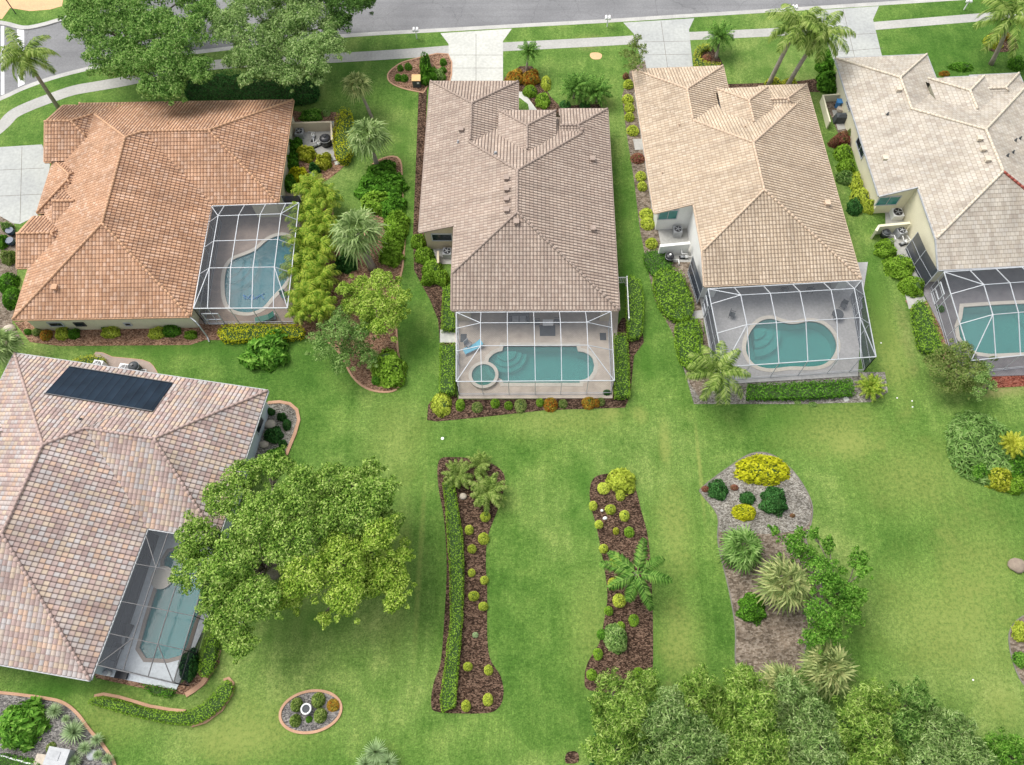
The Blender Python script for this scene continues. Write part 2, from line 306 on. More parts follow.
# ------------------------------------------------------------------ objects
def tag(o, label=None, cat=None, group=None, kind=None):
    if label: o['label'] = label
    if cat: o['category'] = cat
    if group: o['group'] = group
    if kind: o['kind'] = kind
    return o
def thing(name, label, cat, loc=(0, 0, 0), group=None):
    o = bpy.data.objects.new(name, None); COL.objects.link(o); o.location = loc; o.empty_display_size = .3
    return tag(o, label, cat, group)
def obj(name, verts, faces, mats, parent=None, smooth=False, fm=None, uv=None, origin=None, world=True):
    """world-space vertices; stored relative to the root thing (or origin)"""
    root = parent
    off = Vector((0, 0, 0))
    if parent is not None:
        while root.parent: root = root.parent
        off = Vector(root.location)
    elif origin is not None: off = Vector(origin)
    v = np.asarray(verts, dtype=np.float32).reshape(-1, 3)
    if world: v = v - np.array(off, dtype=np.float32)
    me = bpy.data.meshes.new(name)
    if isinstance(faces, np.ndarray):
        n, k = faces.shape
        me.vertices.add(len(v)); me.vertices.foreach_set('co', v.ravel())
        me.loops.add(n*k); me.loops.foreach_set('vertex_index', faces.astype(np.int32).ravel())
        me.polygons.add(n); me.polygons.foreach_set('loop_start', np.arange(0, n*k, k, dtype=np.int32))
        me.update(calc_edges=True)
    else:
        me.from_pydata([tuple(map(float, q)) for q in v], [], faces); me.update()
    if not isinstance(mats, (list, tuple)): mats = [mats]
    for m in mats: me.materials.append(m)
    if fm is not None: me.polygons.foreach_set('material_index', np.asarray(fm, dtype=np.int32))
    if smooth: me.polygons.foreach_set('use_smooth', np.ones(len(me.polygons), dtype=bool))
    if uv is not None:
        l = me.uv_layers.new(name='UVMap'); li = np.empty(len(me.loops), dtype=np.int32); me.loops.foreach_get('vertex_index', li)
        l.data.foreach_set('uv', np.asarray(uv, dtype=np.float32)[li].ravel())
    o = bpy.data.objects.new(name, me); COL.objects.link(o)
    if parent is not None: o.parent = parent
    elif origin is not None: o.location = off
    return o
class MB:
    """collects verts and faces"""
    def __init__(s): s.v = []; s.f = []
    def add(s, v, f):
        n = len(s.v); s.v += [tuple(q) for q in v]; s.f += [tuple(i+n for i in q) for q in f]; return s
    def box(s, c, d, rz=0, rx=0, ry=0):
        m = Matrix.Rotation(rz, 3, 'Z') @ Matrix.Rotation(ry, 3, 'Y') @ Matrix.Rotation(rx, 3, 'X')
        vs = [Vector(c)+m @ Vector((x*d[0]/2, y*d[1]/2, z*d[2]/2)) for x in (-1, 1) for y in (-1, 1) for z in (-1, 1)]
        return s.add(vs, [(0, 1, 3, 2), (4, 6, 7, 5), (0, 4, 5, 1), (2, 3, 7, 6), (0, 2, 6, 4), (1, 5, 7, 3)])
    def bar(s, p, q, w, h=None):
        p = Vector(p); q = Vector(q); d = q-p
        if d.length < 1e-5: return s
        h = h or w; d.normalize()
        up = Vector((0, 0, 1)) if abs(d.z) < .95 else Vector((0, 1, 0))
        a = d.cross(up).normalized()*w/2; b = a.cross(d).normalized()*h/2
        vs = [e+i*a+j*b for e in (p, q) for i, j in ((-1, -1), (1, -1), (1, 1), (-1, 1))]
        return s.add(vs, [(0, 3, 2, 1), (4, 5, 6, 7), (0, 1, 5, 4), (1, 2, 6, 5), (2, 3, 7, 6), (3, 0, 4, 7)])
    def tube(s, pts, rs, n=8, cap=True):
        pts = [Vector(p) for p in pts]; base = len(s.v); vs = []
        for i, p in enumerate(pts):
            d = (pts[min(i+1, len(pts)-1)]-pts[max(i-1, 0)]).normalized()
            up = Vector((0, 0, 1)) if abs(d.z) < .9 else Vector((1, 0, 0))
            a = d.cross(up).normalized(); b = a.cross(d)
            r = rs[i] if hasattr(rs, '__len__') else rs
            for k in range(n): vs.append(p+a*cos(2*pi*k/n)*r+b*sin(2*pi*k/n)*r)
        fs = []
        for i in range(len(pts)-1):
            for k in range(n): fs.append((i*n+k, i*n+(k+1) % n, (i+1)*n+(k+1) % n, (i+1)*n+k))
        if cap: fs.append(tuple(range(n-1, -1, -1))); fs.append(tuple((len(pts)-1)*n+k for k in range(n)))
        return s.add(vs, fs)
    def cyl(s, c, r, h, n=16, r2=None):
        return s.tube([Vector(c), Vector(c)+Vector((0, 0, h))], [r, r if r2 is None else r2], n)
    def build(s, name, mat, parent=None, smooth=False, origin=None):
        return obj(name, s.v, s.f, mat, parent, smooth, origin=origin)
def area2(p): return sum(p[i][0]*p[(i+1) % len(p)][1]-p[(i+1) % len(p)][0]*p[i][1] for i in range(len(p)))/2
def ccw(p): return p if area2(p) > 0 else p[::-1]
def smooth_poly(p, n=5):
    out = []; k = len(p)
    for i in range(k):
        a, b, c, d = (Vector(p[(i+j) % k][:2]) for j in (-1, 0, 1, 2))
        for q in range(n):
            t = q/n
            out.append(tuple(.5*((2*b)+(c-a)*t+(2*a-5*b+4*c-d)*t*t+(3*b-a-3*c+d)*t**3)))
    return out
def smooth_line(p, n=6):
    out = []; k = len(p)
    for i in range(k-1):
        a, b, c, d = (Vector(p[min(max(i+j, 0), k-1)]) for j in (-1, 0, 1, 2))
        for q in range(n):
            t = q/n; out.append(.5*((2*b)+(c-a)*t+(2*a-5*b+4*c-d)*t*t+(3*b-a-3*c+d)*t**3))
    out.append(Vector(p[-1])); return out
def inset(p, d):
    p = ccw(p); k = len(p); out = []
    for i in range(k):
        a, b, c = (Vector(p[(i+j) % k][:2]) for j in (-1, 0, 1))
        e1 = (b-a).normalized(); e2 = (c-b).normalized()
        n1 = Vector((-e1.y, e1.x)); n2 = Vector((-e2.y, e2.x)); m = n1+n2
        if m.length < 1e-4: m = n1
        m.normalize(); s = d/max(.35, m.dot(n1)); out.append(tuple(b+m*s))
    return out
def tess(outer, holes=()):
    polys = [[Vector((x, y, 0)) for x, y in q] for q in [outer]+list(holes)]
    flat = [v for q in polys for v in q]
    return flat, [tuple(t) for t in tessellate_polygon(polys)]
def flip_up(vs, fs):
    out = []
    for f in fs:
        a, b, c = (Vector(vs[i]) for i in f[:3])
        out.append(f if (b-a).cross(c-a).z > 0 else f[::-1])
    return out
def sheet(name, poly, z, mat, kind='structure', holes=(), parent=None, thick=0, **kw):
    """flat polygon (world xy) with optional side skirt"""
    flat, fs = tess(poly, holes)
    vs = [(v.x, v.y, z) for v in flat]; fs = flip_up(vs, fs)
    if thick:
        for q in [poly]+list(holes):
            k = len(q); n = len(vs)
            vs += [(x, y, z) for x, y in q]+[(x, y, z-thick) for x, y in q]
            fs += [(n+i, n+(i+1) % k, n+k+(i+1) % k, n+k+i) for i in range(k)]
    o = obj(name, vs, fs, mat, parent)
    if parent is None: tag(o, kind=kind, **kw)
    return o
def pxpoly(pts, z=0, sm=0):
    q = [P2(x, y, z) for x, y in pts]
    return smooth_poly(q, sm) if sm else q
def ribbon(pts, w, closed=False):
    """polygons left/right around a centre line"""
    k = len(pts); Lf = []; Rt = []
    for i in range(k):
        a = Vector(pts[(i-1) % k] if closed else pts[max(i-1, 0)]); c = Vector(pts[(i+1) % k] if closed else pts[min(i+1, k-1)])
        d = (c-a).normalized(); n = Vector((-d.y, d.x)); b = Vector(pts[i]); Lf.append(b+n*w/2); Rt.append(b-n*w/2)
    return Lf, Rt
def kerbstrip(name, pts, w, z0, z1, mat, closed=False, parent=None, label=None, cat=None, kind=None):
    Lf, Rt = ribbon([Vector(p[:2]) for p in pts], w, closed); k = len(pts)
    vs = []; fs = []
    for a, b in zip(Lf, Rt): vs += [(a.x, a.y, z0), (a.x, a.y, z1), (b.x, b.y, z1), (b.x, b.y, z0)]
    for i in range(k if closed else k-1):
        j = (i+1) % k
        for q in range(3): fs.append((i*4+q, j*4+q, j*4+q+1, i*4+q+1))
    if not closed: fs += [(0, 1, 2, 3), tuple((k-1)*4+q for q in (3, 2, 1, 0))]
    org = (vs[0][0], vs[0][1], 0)
    o = obj(name, vs, fs, mat, parent, origin=None if parent is not None else org)
    if parent is None: tag(o, label, cat, kind=kind)
    return o
# ------------------------------------------------------------------ ground
KERB = [(-900, 420), (-500, 300), (-260, 200), (-120, 146), (-50, 117), (0, 98), (22, 88), (50, 78), (86, 68.5), (130, 60), (205, 50.5), (280, 42), (352, 34.6), (440, 29.5), (520, 25), (600, 20.7), (700, 14.4), (800, 8.2), (927, 0), (1100, -12), (1400, -36), (2200, -110)]
NK = [(-900, 120), (-400, 60), (-120, 32), (-30, 24), (0, 23), (22, 28), (40, 25.5), (58, 20.5), (100, 8), (150, -4), (220, -16), (300, -25), (400, -34), (520, -42), (700, -55), (927, -72), (1400, -112), (2200, -190)]
kl = [P2(*p) for p in KERB]; nl = [P2(*p) for p in NK]
pools = {
 'A': smooth_poly(pxpoly([(268, 240), (280.7, 235.5), (291, 239), (296, 249), (293, 268), (284, 284), (272.5, 296.4), (262, 308), (248, 312.5), (233, 309.5), (226.5, 301), (224.6, 286), (226, 271), (232.3, 260.5), (245, 255), (256, 250)], .1), 4),
 'B': [P2(*p, .1) for p in [(503.5, 346.2), (576.5, 346.2), (578, 351.3), (584, 352.2), (589, 354.5), (592.5, 358.5), (594.2, 365), (593, 371.5), (589.5, 376.5), (585, 379.3), (580, 380.4), (579.5, 382.8), (503.5, 382.8), (502, 379.8), (495, 376), (489.7, 371), (487.7, 364.5), (489, 358.5), (493.5, 354), (498, 351.9), (502.3, 351)]],
 'C': smooth_poly(pxpoly([(754, 327), (762, 320.5), (772.5, 319), (783, 322.5), (794, 324), (809, 321.5), (822, 324), (832, 333), (836.4, 345), (833, 356), (825, 363.5), (813, 366.5), (790, 366.5), (770, 368.5), (755, 364.5), (747.5, 355), (746, 346), (748.5, 336)], .1), 4),
 'D': [P2(*p, .1) for p in [(963.5, 307), (1000, 304.6), (1040, 303), (1060, 303.5), (1064, 318), (1062, 335), (1050, 343), (1030, 346), (1024, 352.5), (990, 354), (976, 352), (966, 346), (960, 337), (958.5, 327), (962, 318)]],
 'E': [P2(*p, .1) for p in [(158, 585), (163.5, 577), (164, 560), (169, 552), (182, 549), (194, 553), (203, 590), (203, 599), (193, 627), (187.5, 645), (182, 655), (168, 659), (146, 658), (139.5, 648), (147, 620)]],
}
pools = {k: ccw(v) for k, v in pools.items()}
holes = [v for v in pools.values()]
lawn_out = kl + [(260, -200), (-260, -200)]
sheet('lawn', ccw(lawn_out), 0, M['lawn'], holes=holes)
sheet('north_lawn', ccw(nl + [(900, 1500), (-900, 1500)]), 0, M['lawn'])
big = [(-3000, -2500), (3000, -2500), (3000, 3500), (-3000, 3500)]
# far terrain starts where the near sheets end, so that it lies under no pool
sheet('distant_ground', big, -.3, M['lawn'], holes=[[(-255, -195), (255, -195), (255, 120), (-255, 120)]])
sheet('road', ccw(kl + nl[::-1]), -.12, M['asphalt'])
# kerbs (real step of 0.12 m)
def offs(line, d):
    out = []
    for i, p in enumerate(line):
        a = Vector(line[max(i-1, 0)]); c = Vector(line[min(i+1, len(line)-1)]); t = (c-a).normalized(); out.append(tuple(Vector(p)+Vector((-t.y, t.x))*d))
    return out
kerbstrip('south_kerb', [v for v in smooth_line([Vector(p) for p in offs(kl, -.1)], 3)], .62, -.125, .006, M['kerb'], kind='structure')
kerbstrip('north_kerb', [v for v in smooth_line([Vector(p) for p in offs(nl, .1)], 3)], .62, -.125, .006, M['kerb'], kind='structure')
def S(name, pts, z, mat, sm=0, **kw): return sheet(name, ccw(pxpoly(pts, z, sm)), z, M[mat], **kw)
# crosswalk
S('crosswalk_marking', [(1, 26), (4, 26), (4.3, 94), (1, 95)], -.116, 'paint')
S('crosswalk_marking', [(17, 28), (24, 27), (24.5, 84), (18, 87)], -.116, 'paint')
S('peach_pavement', [(-60, -40), (70, -40), (62, 6), (50, 9.5), (30, 11), (10, 8), (2, 19), (-20, 16), (-60, 10)], .008, 'peach_brick')
# sidewalks
swl = [(-120, 210), (-40, 158), (0, 127.5), (13, 114.5), (30, 106), (51, 98), (73, 90.5), (96, 86.3), (122, 81.8), (160, 74), (205, 65.8), (270, 61), (330, 58.2), (400, 54), (452, 50)]
def lineband(name, pts, w, z, mat):
    Lf, Rt = ribbon(smooth_line([Vector(P2(*p)) for p in pts], 4), w)
    return sheet(name, ccw([tuple(v) for v in Lf]+[tuple(v) for v in Rt[::-1]]), z, M[mat])
lineband('sidewalk', swl, 1.55, .010, 'concrete')
lineband('sidewalk', [(501, 47), (600, 41.8), (634, 39.8)], 1.45, .010, 'concrete')
lineband('sidewalk', [(688, 36.2), (770, 32.4), (826, 29)], 1.35, .010, 'concrete')
lineband('sidewalk', [(872, 26.2), (994, 16.2), (1100, 8), (1300, -6)], 1.35, .010, 'concrete')
# front walks/driveways
S('driveway', [(440.4, 33.2), (512, 28.6), (503, 41), (503, 92), (449, 92), (448.6, 44)], .016, 'concrete_white')
S('driveway', [(623.3, 22.6), (694.3, 18.2), (689, 29.5), (694.3, 80), (646, 80), (634, 34)], .016, 'concrete_cool')
S('driveway', [(806, 11), (879, 6), (873, 19.5), (885.5, 70), (838, 72), (824, 34)], .016, 'concrete_cool')
S('driveway', [(-120, 150), (0, 147), (42, 144.4), (50, 165), (44, 212), (20, 224), (0, 222), (-120, 226)], .016, 'concrete_cool')
S('front_walk', [(516, 88), (524, 90.5), (533, 96), (538.5, 102), (540, 112), (530, 114), (528, 104), (520, 98), (512, 96)], .014, 'concrete_white')
S('walk_joint', [(0, 0), (.1, 0), (.1, .1)], -.05, 'concrete') if False else None
# expansion joints of the driveways
for k, (a, b) in enumerate([((449, 55), (503, 55)), ((449, 68), (503, 68)), ((476, 34), (476, 82)), ((636, 42), (690, 41)), ((641, 55), (693, 54)), ((661, 21), (668, 70)), ((826, 36), (880, 33)), ((832, 52), (883, 48)), ((843, 9), (856, 62)), ((0, 170), (44, 168)), ((0, 196), (44, 194)), ((22, 147), (20, 222))]):
    kerbstrip('driveway_joint', [P2(*a, .02), P2(*b, .02)], .05, .0165, .0205, M['grey_edge'], kind='structure')
for k in range(0, 28):
    t = k/27; x = 20+t*425; 
    y = 104 - 0
# planting beds
_bz = [0]
def bed(name, pts, mat, sm=4, z=.022, edge=None, ew=.16, eh=.1, label=None):
    _bz[0] += 1; z = z+.0006*_bz[0]
    q = ccw(pxpoly(pts, z, sm)); o = sheet(name, q, z, M[mat])
    if edge: kerbstrip('garden_edging', q, ew, -.02, eh, M[edge], closed=True, label=label or 'edging', cat='garden edging')
    return q
def c3(pts, ox, oy, s): return [(ox+x/s, oy+y/s) for x, y in pts]
BED1 = c3([(110, 30), (150, 20), (230, 28), (285, 55), (297, 95), (278, 165), (250, 240), (243, 310), (247, 400), (247, 520), (255, 590), (285, 640), (293, 690), (280, 728), (240, 745), (110, 742), (88, 720), (95, 660), (115, 600), (125, 480), (132, 330), (125, 200), (108, 100)], 400, 450, 2.83)
bed('mulch_bed', BED1, 'mulch')
BED2 = c3([(95, 100), (125, 75), (200, 75), (230, 115), (250, 190), (270, 270), (280, 400), (285, 560), (282, 680), (260, 715), (200, 742), (90, 735), (75, 700), (85, 650), (120, 590), (135, 520), (145, 440), (130, 330), (110, 230), (92, 160)], 560, 450, 3.06)
bed('mulch_bed', BED2, 'mulch')
BED3 = c3([(200, 42), (260, 46), (320, 90), (365, 150), (390, 210), (385, 270), (370, 320), (410, 420), (420, 520), (370, 650), (350, 730), (240, 768), (152, 735), (145, 600), (125, 480), (90, 330), (88, 240), (40, 175), (40, 150), (140, 75)], 690, 440, 3.19)
bed('soil_bed', BED3, 'soil', edge='grey_edge', ew=.1, eh=.04, label='thin grey edging around the brown bed with the yellow shrubs at its top')
bed('gravel_bed', c3([(200, 42), (260, 46), (320, 90), (365, 150), (385, 210), (378, 270), (330, 290), (240, 300), (150, 290), (95, 290), (90, 240), (42, 172), (42, 152), (140, 77)], 690, 440, 3.19), 'gravel', z=.027)
ov = [(310.7+31*cos(a)*cos(-.22)-20.5*sin(a)*sin(-.22), 711.7+31*cos(a)*sin(-.22)+20.5*sin(a)*cos(-.22)) for a in [i*2*pi/16 for i in range(16)]]
bed('gravel_bed', ov, 'gravel_dark', edge='tan_edge', ew=.2, eh=.1, label='tan oval edging around the small bed of four round bushes')
bed('gravel_bed', [(-60, 688), (0, 692.5), (45, 698), (64, 703), (78, 714), (90, 730), (104, 746), (116, 768), (120, 810), (-60, 830)], 'gravel_dark', sm=4, edge='tan_edge', ew=.22, eh=.1, label='tan curved edging around the agave bed in the lower left corner')
bed('mulch_bed', [(427, 420), (437, 421.5), (473, 418), (546, 410), (625, 407.6), (630, 396), (614, 394), (540, 399), (458, 399.5), (455, 391), (440, 391), (428, 405)], 'mulch', sm=0)
bed('mulch_bed', [(614, 331), (622, 318), (640, 316), (644, 342), (634, 356), (630, 398), (614, 396)], 'mulch', sm=0, z=.020)
bed('mulch_bed', [(419, 82), (427, 82), (424, 235), (446, 300), (456, 300), (456, 345), (440, 345), (438, 320), (430, 300), (414, 270), (413, 235)], 'mulch', sm=0, z=.020)
bed('mulch_bed', [(622, 96), (630, 70), (645, 60), (650, 90), (700, 270), (704, 330), (712, 350), (722, 384), (700, 398), (690, 384), (684, 366), (672, 332), (655, 300), (648, 270), (640, 230), (634, 180), (626, 130)], 'soil', sm=0, z=.020)
bed('gravel_bed', [(683, 366), (720, 380), (860, 372), (885, 372), (888, 392), (872, 402), (800, 404), (715, 404), (694, 404)], 'gravel', sm=0, z=.018)
bed('mulch_bed', [(340, 354), (352, 376), (366, 388), (384, 392), (398, 388), (404, 372), (398, 352), (396, 300), (402, 270), (403, 262), (405, 230), (402, 190), (400, 160), (384, 158), (368, 172), (368, 215), (362, 240), (345, 262), (336, 240), (330, 200), (316, 190), (298, 210), (300, 325), (325, 340)], 'mulch_brown', sm=4, z=.020, edge='tan_edge', ew=.18, eh=.06, label='tan edging curving round the palm bed between the terracotta and brown roofs')
bed('mulch_bed', [(14, 322), (30, 342), (60, 346), (190, 345), (205, 340), (300, 340), (316, 335), (316, 320), (200, 316), (100, 316)], 'mulch_brown', sm=0, z=.020)
bed('mulch_bed', [(284, 118), (300, 112), (350, 116), (352, 150), (344, 166), (330, 178), (318, 188), (300, 230), (284, 230)], 'mulch_brown', sm=3, z=.019)
bed('gravel_bed', [(250, 403), (272, 402), (288, 402), (297, 408), (299, 420), (294, 436), (286, 452), (250, 470)], 'gravel', sm=0, z=.020)
kerbstrip('garden_edging', [P2(*p) for p in [(268, 403), (280, 402), (290, 404), (297, 410), (299, 420), (295, 434), (290, 446), (286, 456)]], .3, -.02, .1, M['tan_edge'], label='tan curved edging beside the east wall of the multicoloured roof house', cat='garden edging')
bed('mulch_bed', [(388, 74), (396, 66), (410, 60), (448, 54), (449, 84), (430, 84), (424, 92), (420, 92), (402, 88), (390, 82)], 'mulch_brown', sm=3, z=.020, edge='tan_edge', ew=.15, eh=.06, label='tan edging around the front bed left of the white driveway')
bed('mulch_bed', [(504, 78), (520, 66), (532, 66), (540, 78), (550, 96), (560, 106), (600, 104), (606, 112), (540, 114), (524, 92), (506, 90)], 'mulch', sm=0, z=.011)
bed('mulch_bed', [(694, 52), (712, 46), (722, 62), (728, 84), (790, 82), (820, 78), (826, 92), (780, 92), (722, 92), (700, 72)], 'mulch', sm=0, z=.011)
bed('stone_bed', [(-60, 216), (0, 216), (14, 224), (18, 245), (16, 300), (12, 322), (24, 344), (0, 346), (-60, 346)], 'soil', sm=0, z=.012)
bed('mulch_bed', [(984, 40), (996, 30), (1012, 34), (1018, 48), (1004, 52), (988, 50)], 'mulch', sm=3)
bed('mulch_bed', [(905, 300), (940, 300), (975, 372), (948, 372), (916, 320)], 'mulch_brown', sm=0)
bed('red_mulch_bed', [(985, 374), (1100, 368), (1100, 382), (992, 388)], 'mulch_red', sm=0)
bed('paved_pad', [(885, 208), (900, 200), (918, 230), (930, 268), (916, 300), (896, 262), (886, 236)], 'concrete', sm=0, z=.017)
bed('paved_pad', [(905, 294), (922, 292), (926, 301), (909, 309)], 'concrete', sm=0, z=.024)
bed('paved_pad', [(440, 329.5), (457, 329.5), (457, 342.5), (440, 342.5)], 'concrete_white', sm=0, z=.026)
bed('paved_pad', [(633, 139), (650, 138.5), (652, 149), (635, 150)], 'concrete', sm=0, z=.026)
bed('paved_pad', [(686, 312), (702, 310), (704, 318), (688, 320)], 'concrete', sm=0, z=.026)
bed('paved_pad', [(288, 122), (334, 121), (334, 158), (286, 158)], 'concrete', sm=0, z=.024)
bed('paved_pad', [(96, 352), (112, 357), (142, 360), (153, 366), (158, 378), (152, 384), (90, 376)], 'deck_rose', sm=2, z=.02, edge='tan_edge', ew=.12, eh=.03, label='tan edging round the utility pad north of the solar panel')
bed('paved_pad', [(92, 668), (130, 675), (150, 680), (175, 687), (198, 672), (216, 650), (220, 662), (206, 684), (186, 695), (150, 690), (96, 678)], 'mulch_brown', sm=0, z=.02)
bed('mulch_bed', [(1009, 640), (1014, 624), (1030, 616), (1060, 640), (1060, 700), (1030, 690), (1016, 670)], 'soil', sm=3, edge='grey_edge', ew=.1, eh=.05, label='grey edging of the bed cut off by the right side of the picture')
bed('mulch_bed', [(566, 754), (572, 751), (578, 753), (578, 762), (566, 763)], 'mulch', sm=3)
bed('paved_pad', [(822, 95), (846, 94), (862, 150), (846, 152), (836, 128)], 'soil', sm=0, z=.02)
bed('paved_pad', [(832, 110), (846, 110), (850, 128), (838, 130)], 'concrete', sm=0, z=.024)
bed('paved_pad', [(655, 213), (700, 212), (702, 262), (664, 262)], 'concrete', sm=0, z=.024)
bed('paved_pad', [(430, 240), (452, 240), (452, 264), (438, 264)], 'concrete', sm=0, z=.024)
S('bare_patch', [(591, 53), (598, 52.5), (602, 55), (600, 59), (593, 59), (590, 56)], .006, 'peach_brick', sm=3)
# ------------------------------------------------------------------ roofs
TW = .33
def rectHits(ang, W, Nn, E, S_, z=3.0):
    u = Vector((cos(ang), sin(ang))); v = Vector((sin(ang), -cos(ang)))
    w0 = Vector(P2(*W, z)).dot(u); e0 = Vector(P2(*E, z)).dot(u); n0 = Vector(P2(*Nn, z)).dot(v); s0 = Vector(P2(*S_, z)).dot(v)
    return [tuple(u*a+v*b) for a, b in ((w0, s0), (e0, s0), (e0, n0), (w0, n0))]   # ccw
def local_rect(o, ang, u0, u1, v0, v1):
    u = Vector((cos(ang), sin(ang))); v = Vector((sin(ang), -cos(ang))); o = Vector(o)
    return [tuple(o+u*a+v*b) for a, b in ((u0, v1), (u1, v1), (u1, v0), (u0, v0))]
def hp(poly):
    out = []
    for i in range(len(poly)):
        a = Vector(poly[i]); b = Vector(poly[(i+1) % len(poly)])
        if (b-a).length < .05: continue
        d = (b-a).normalized(); out.append((Vector((-d.y, d.x)), a, d))
    return out
def clip(poly, f):
    """keep f(p)>=0, f linear; poly list of Vector2"""
    out = []; k = len(poly)
    for i in range(k):
        a, b = poly[i], poly[(i+1) % k]; fa, fb = f(a), f(b)
        if fa >= -2e-5: out.append(a)
        if (fa > 2e-5 and fb < -2e-5) or (fa < -2e-5 and fb > 2e-5):
            t = fa/(fa-fb); out.append(a+(b-a)*t)
    return out
def dedup(p):
    o = []
    for q in p:
        if not o or (q-o[-1]).length > .002: o.append(q)
    while len(o) > 1 and (o[0]-o[-1]).length < .002: o.pop()
    return o
def subtract(poly, cut):
    res = []; rem = poly
    probe = poly
    for n, a, d in hp(cut):
        probe = clip(probe, lambda p: (p-a).dot(n)-1e-4)
        if len(probe) < 3: return [poly]
    for n, a, d in hp(cut):
        o = clip(rem, lambda p: -(p-a).dot(n))
        if len(o) >= 3 and abs(area2(o)) > 1e-3: res.append(o)
        rem = clip(rem, lambda p: (p-a).dot(n))
        if len(rem) < 3: break
    return res
class Roof:
    def __init__(s, rects, notches=()):
        # rects: (poly ccw, z0, slope, open_edges)
        rects = [(p, z, tuple(q) if hasattr(q, '__len__') else (q,)*len(p), o) for p, z, q, o in rects]
        s.rects = rects; s.notches = notches; s.hps = [hp(r[0]) for r in rects]; s.nh = [hp(n) for n in notches]
    def z(s, x, y, skip=None):
        p = Vector((x, y))
        for nh in s.nh:
            if all((p-a).dot(n) > 0 for n, a, d in nh): return None
        best = None
        for i, h in enumerate(s.hps):
            ds = [(p-a).dot(n) for n, a, d in h]
            if min(ds) < -1e-6: continue
            op = s.rects[i][3]; q_ = s.rects[i][2]; zz = s.rects[i][1]+min(v*q_[j] for j, v in enumerate(ds) if j not in op)
            if best is None or zz > best: best = zz
        return best
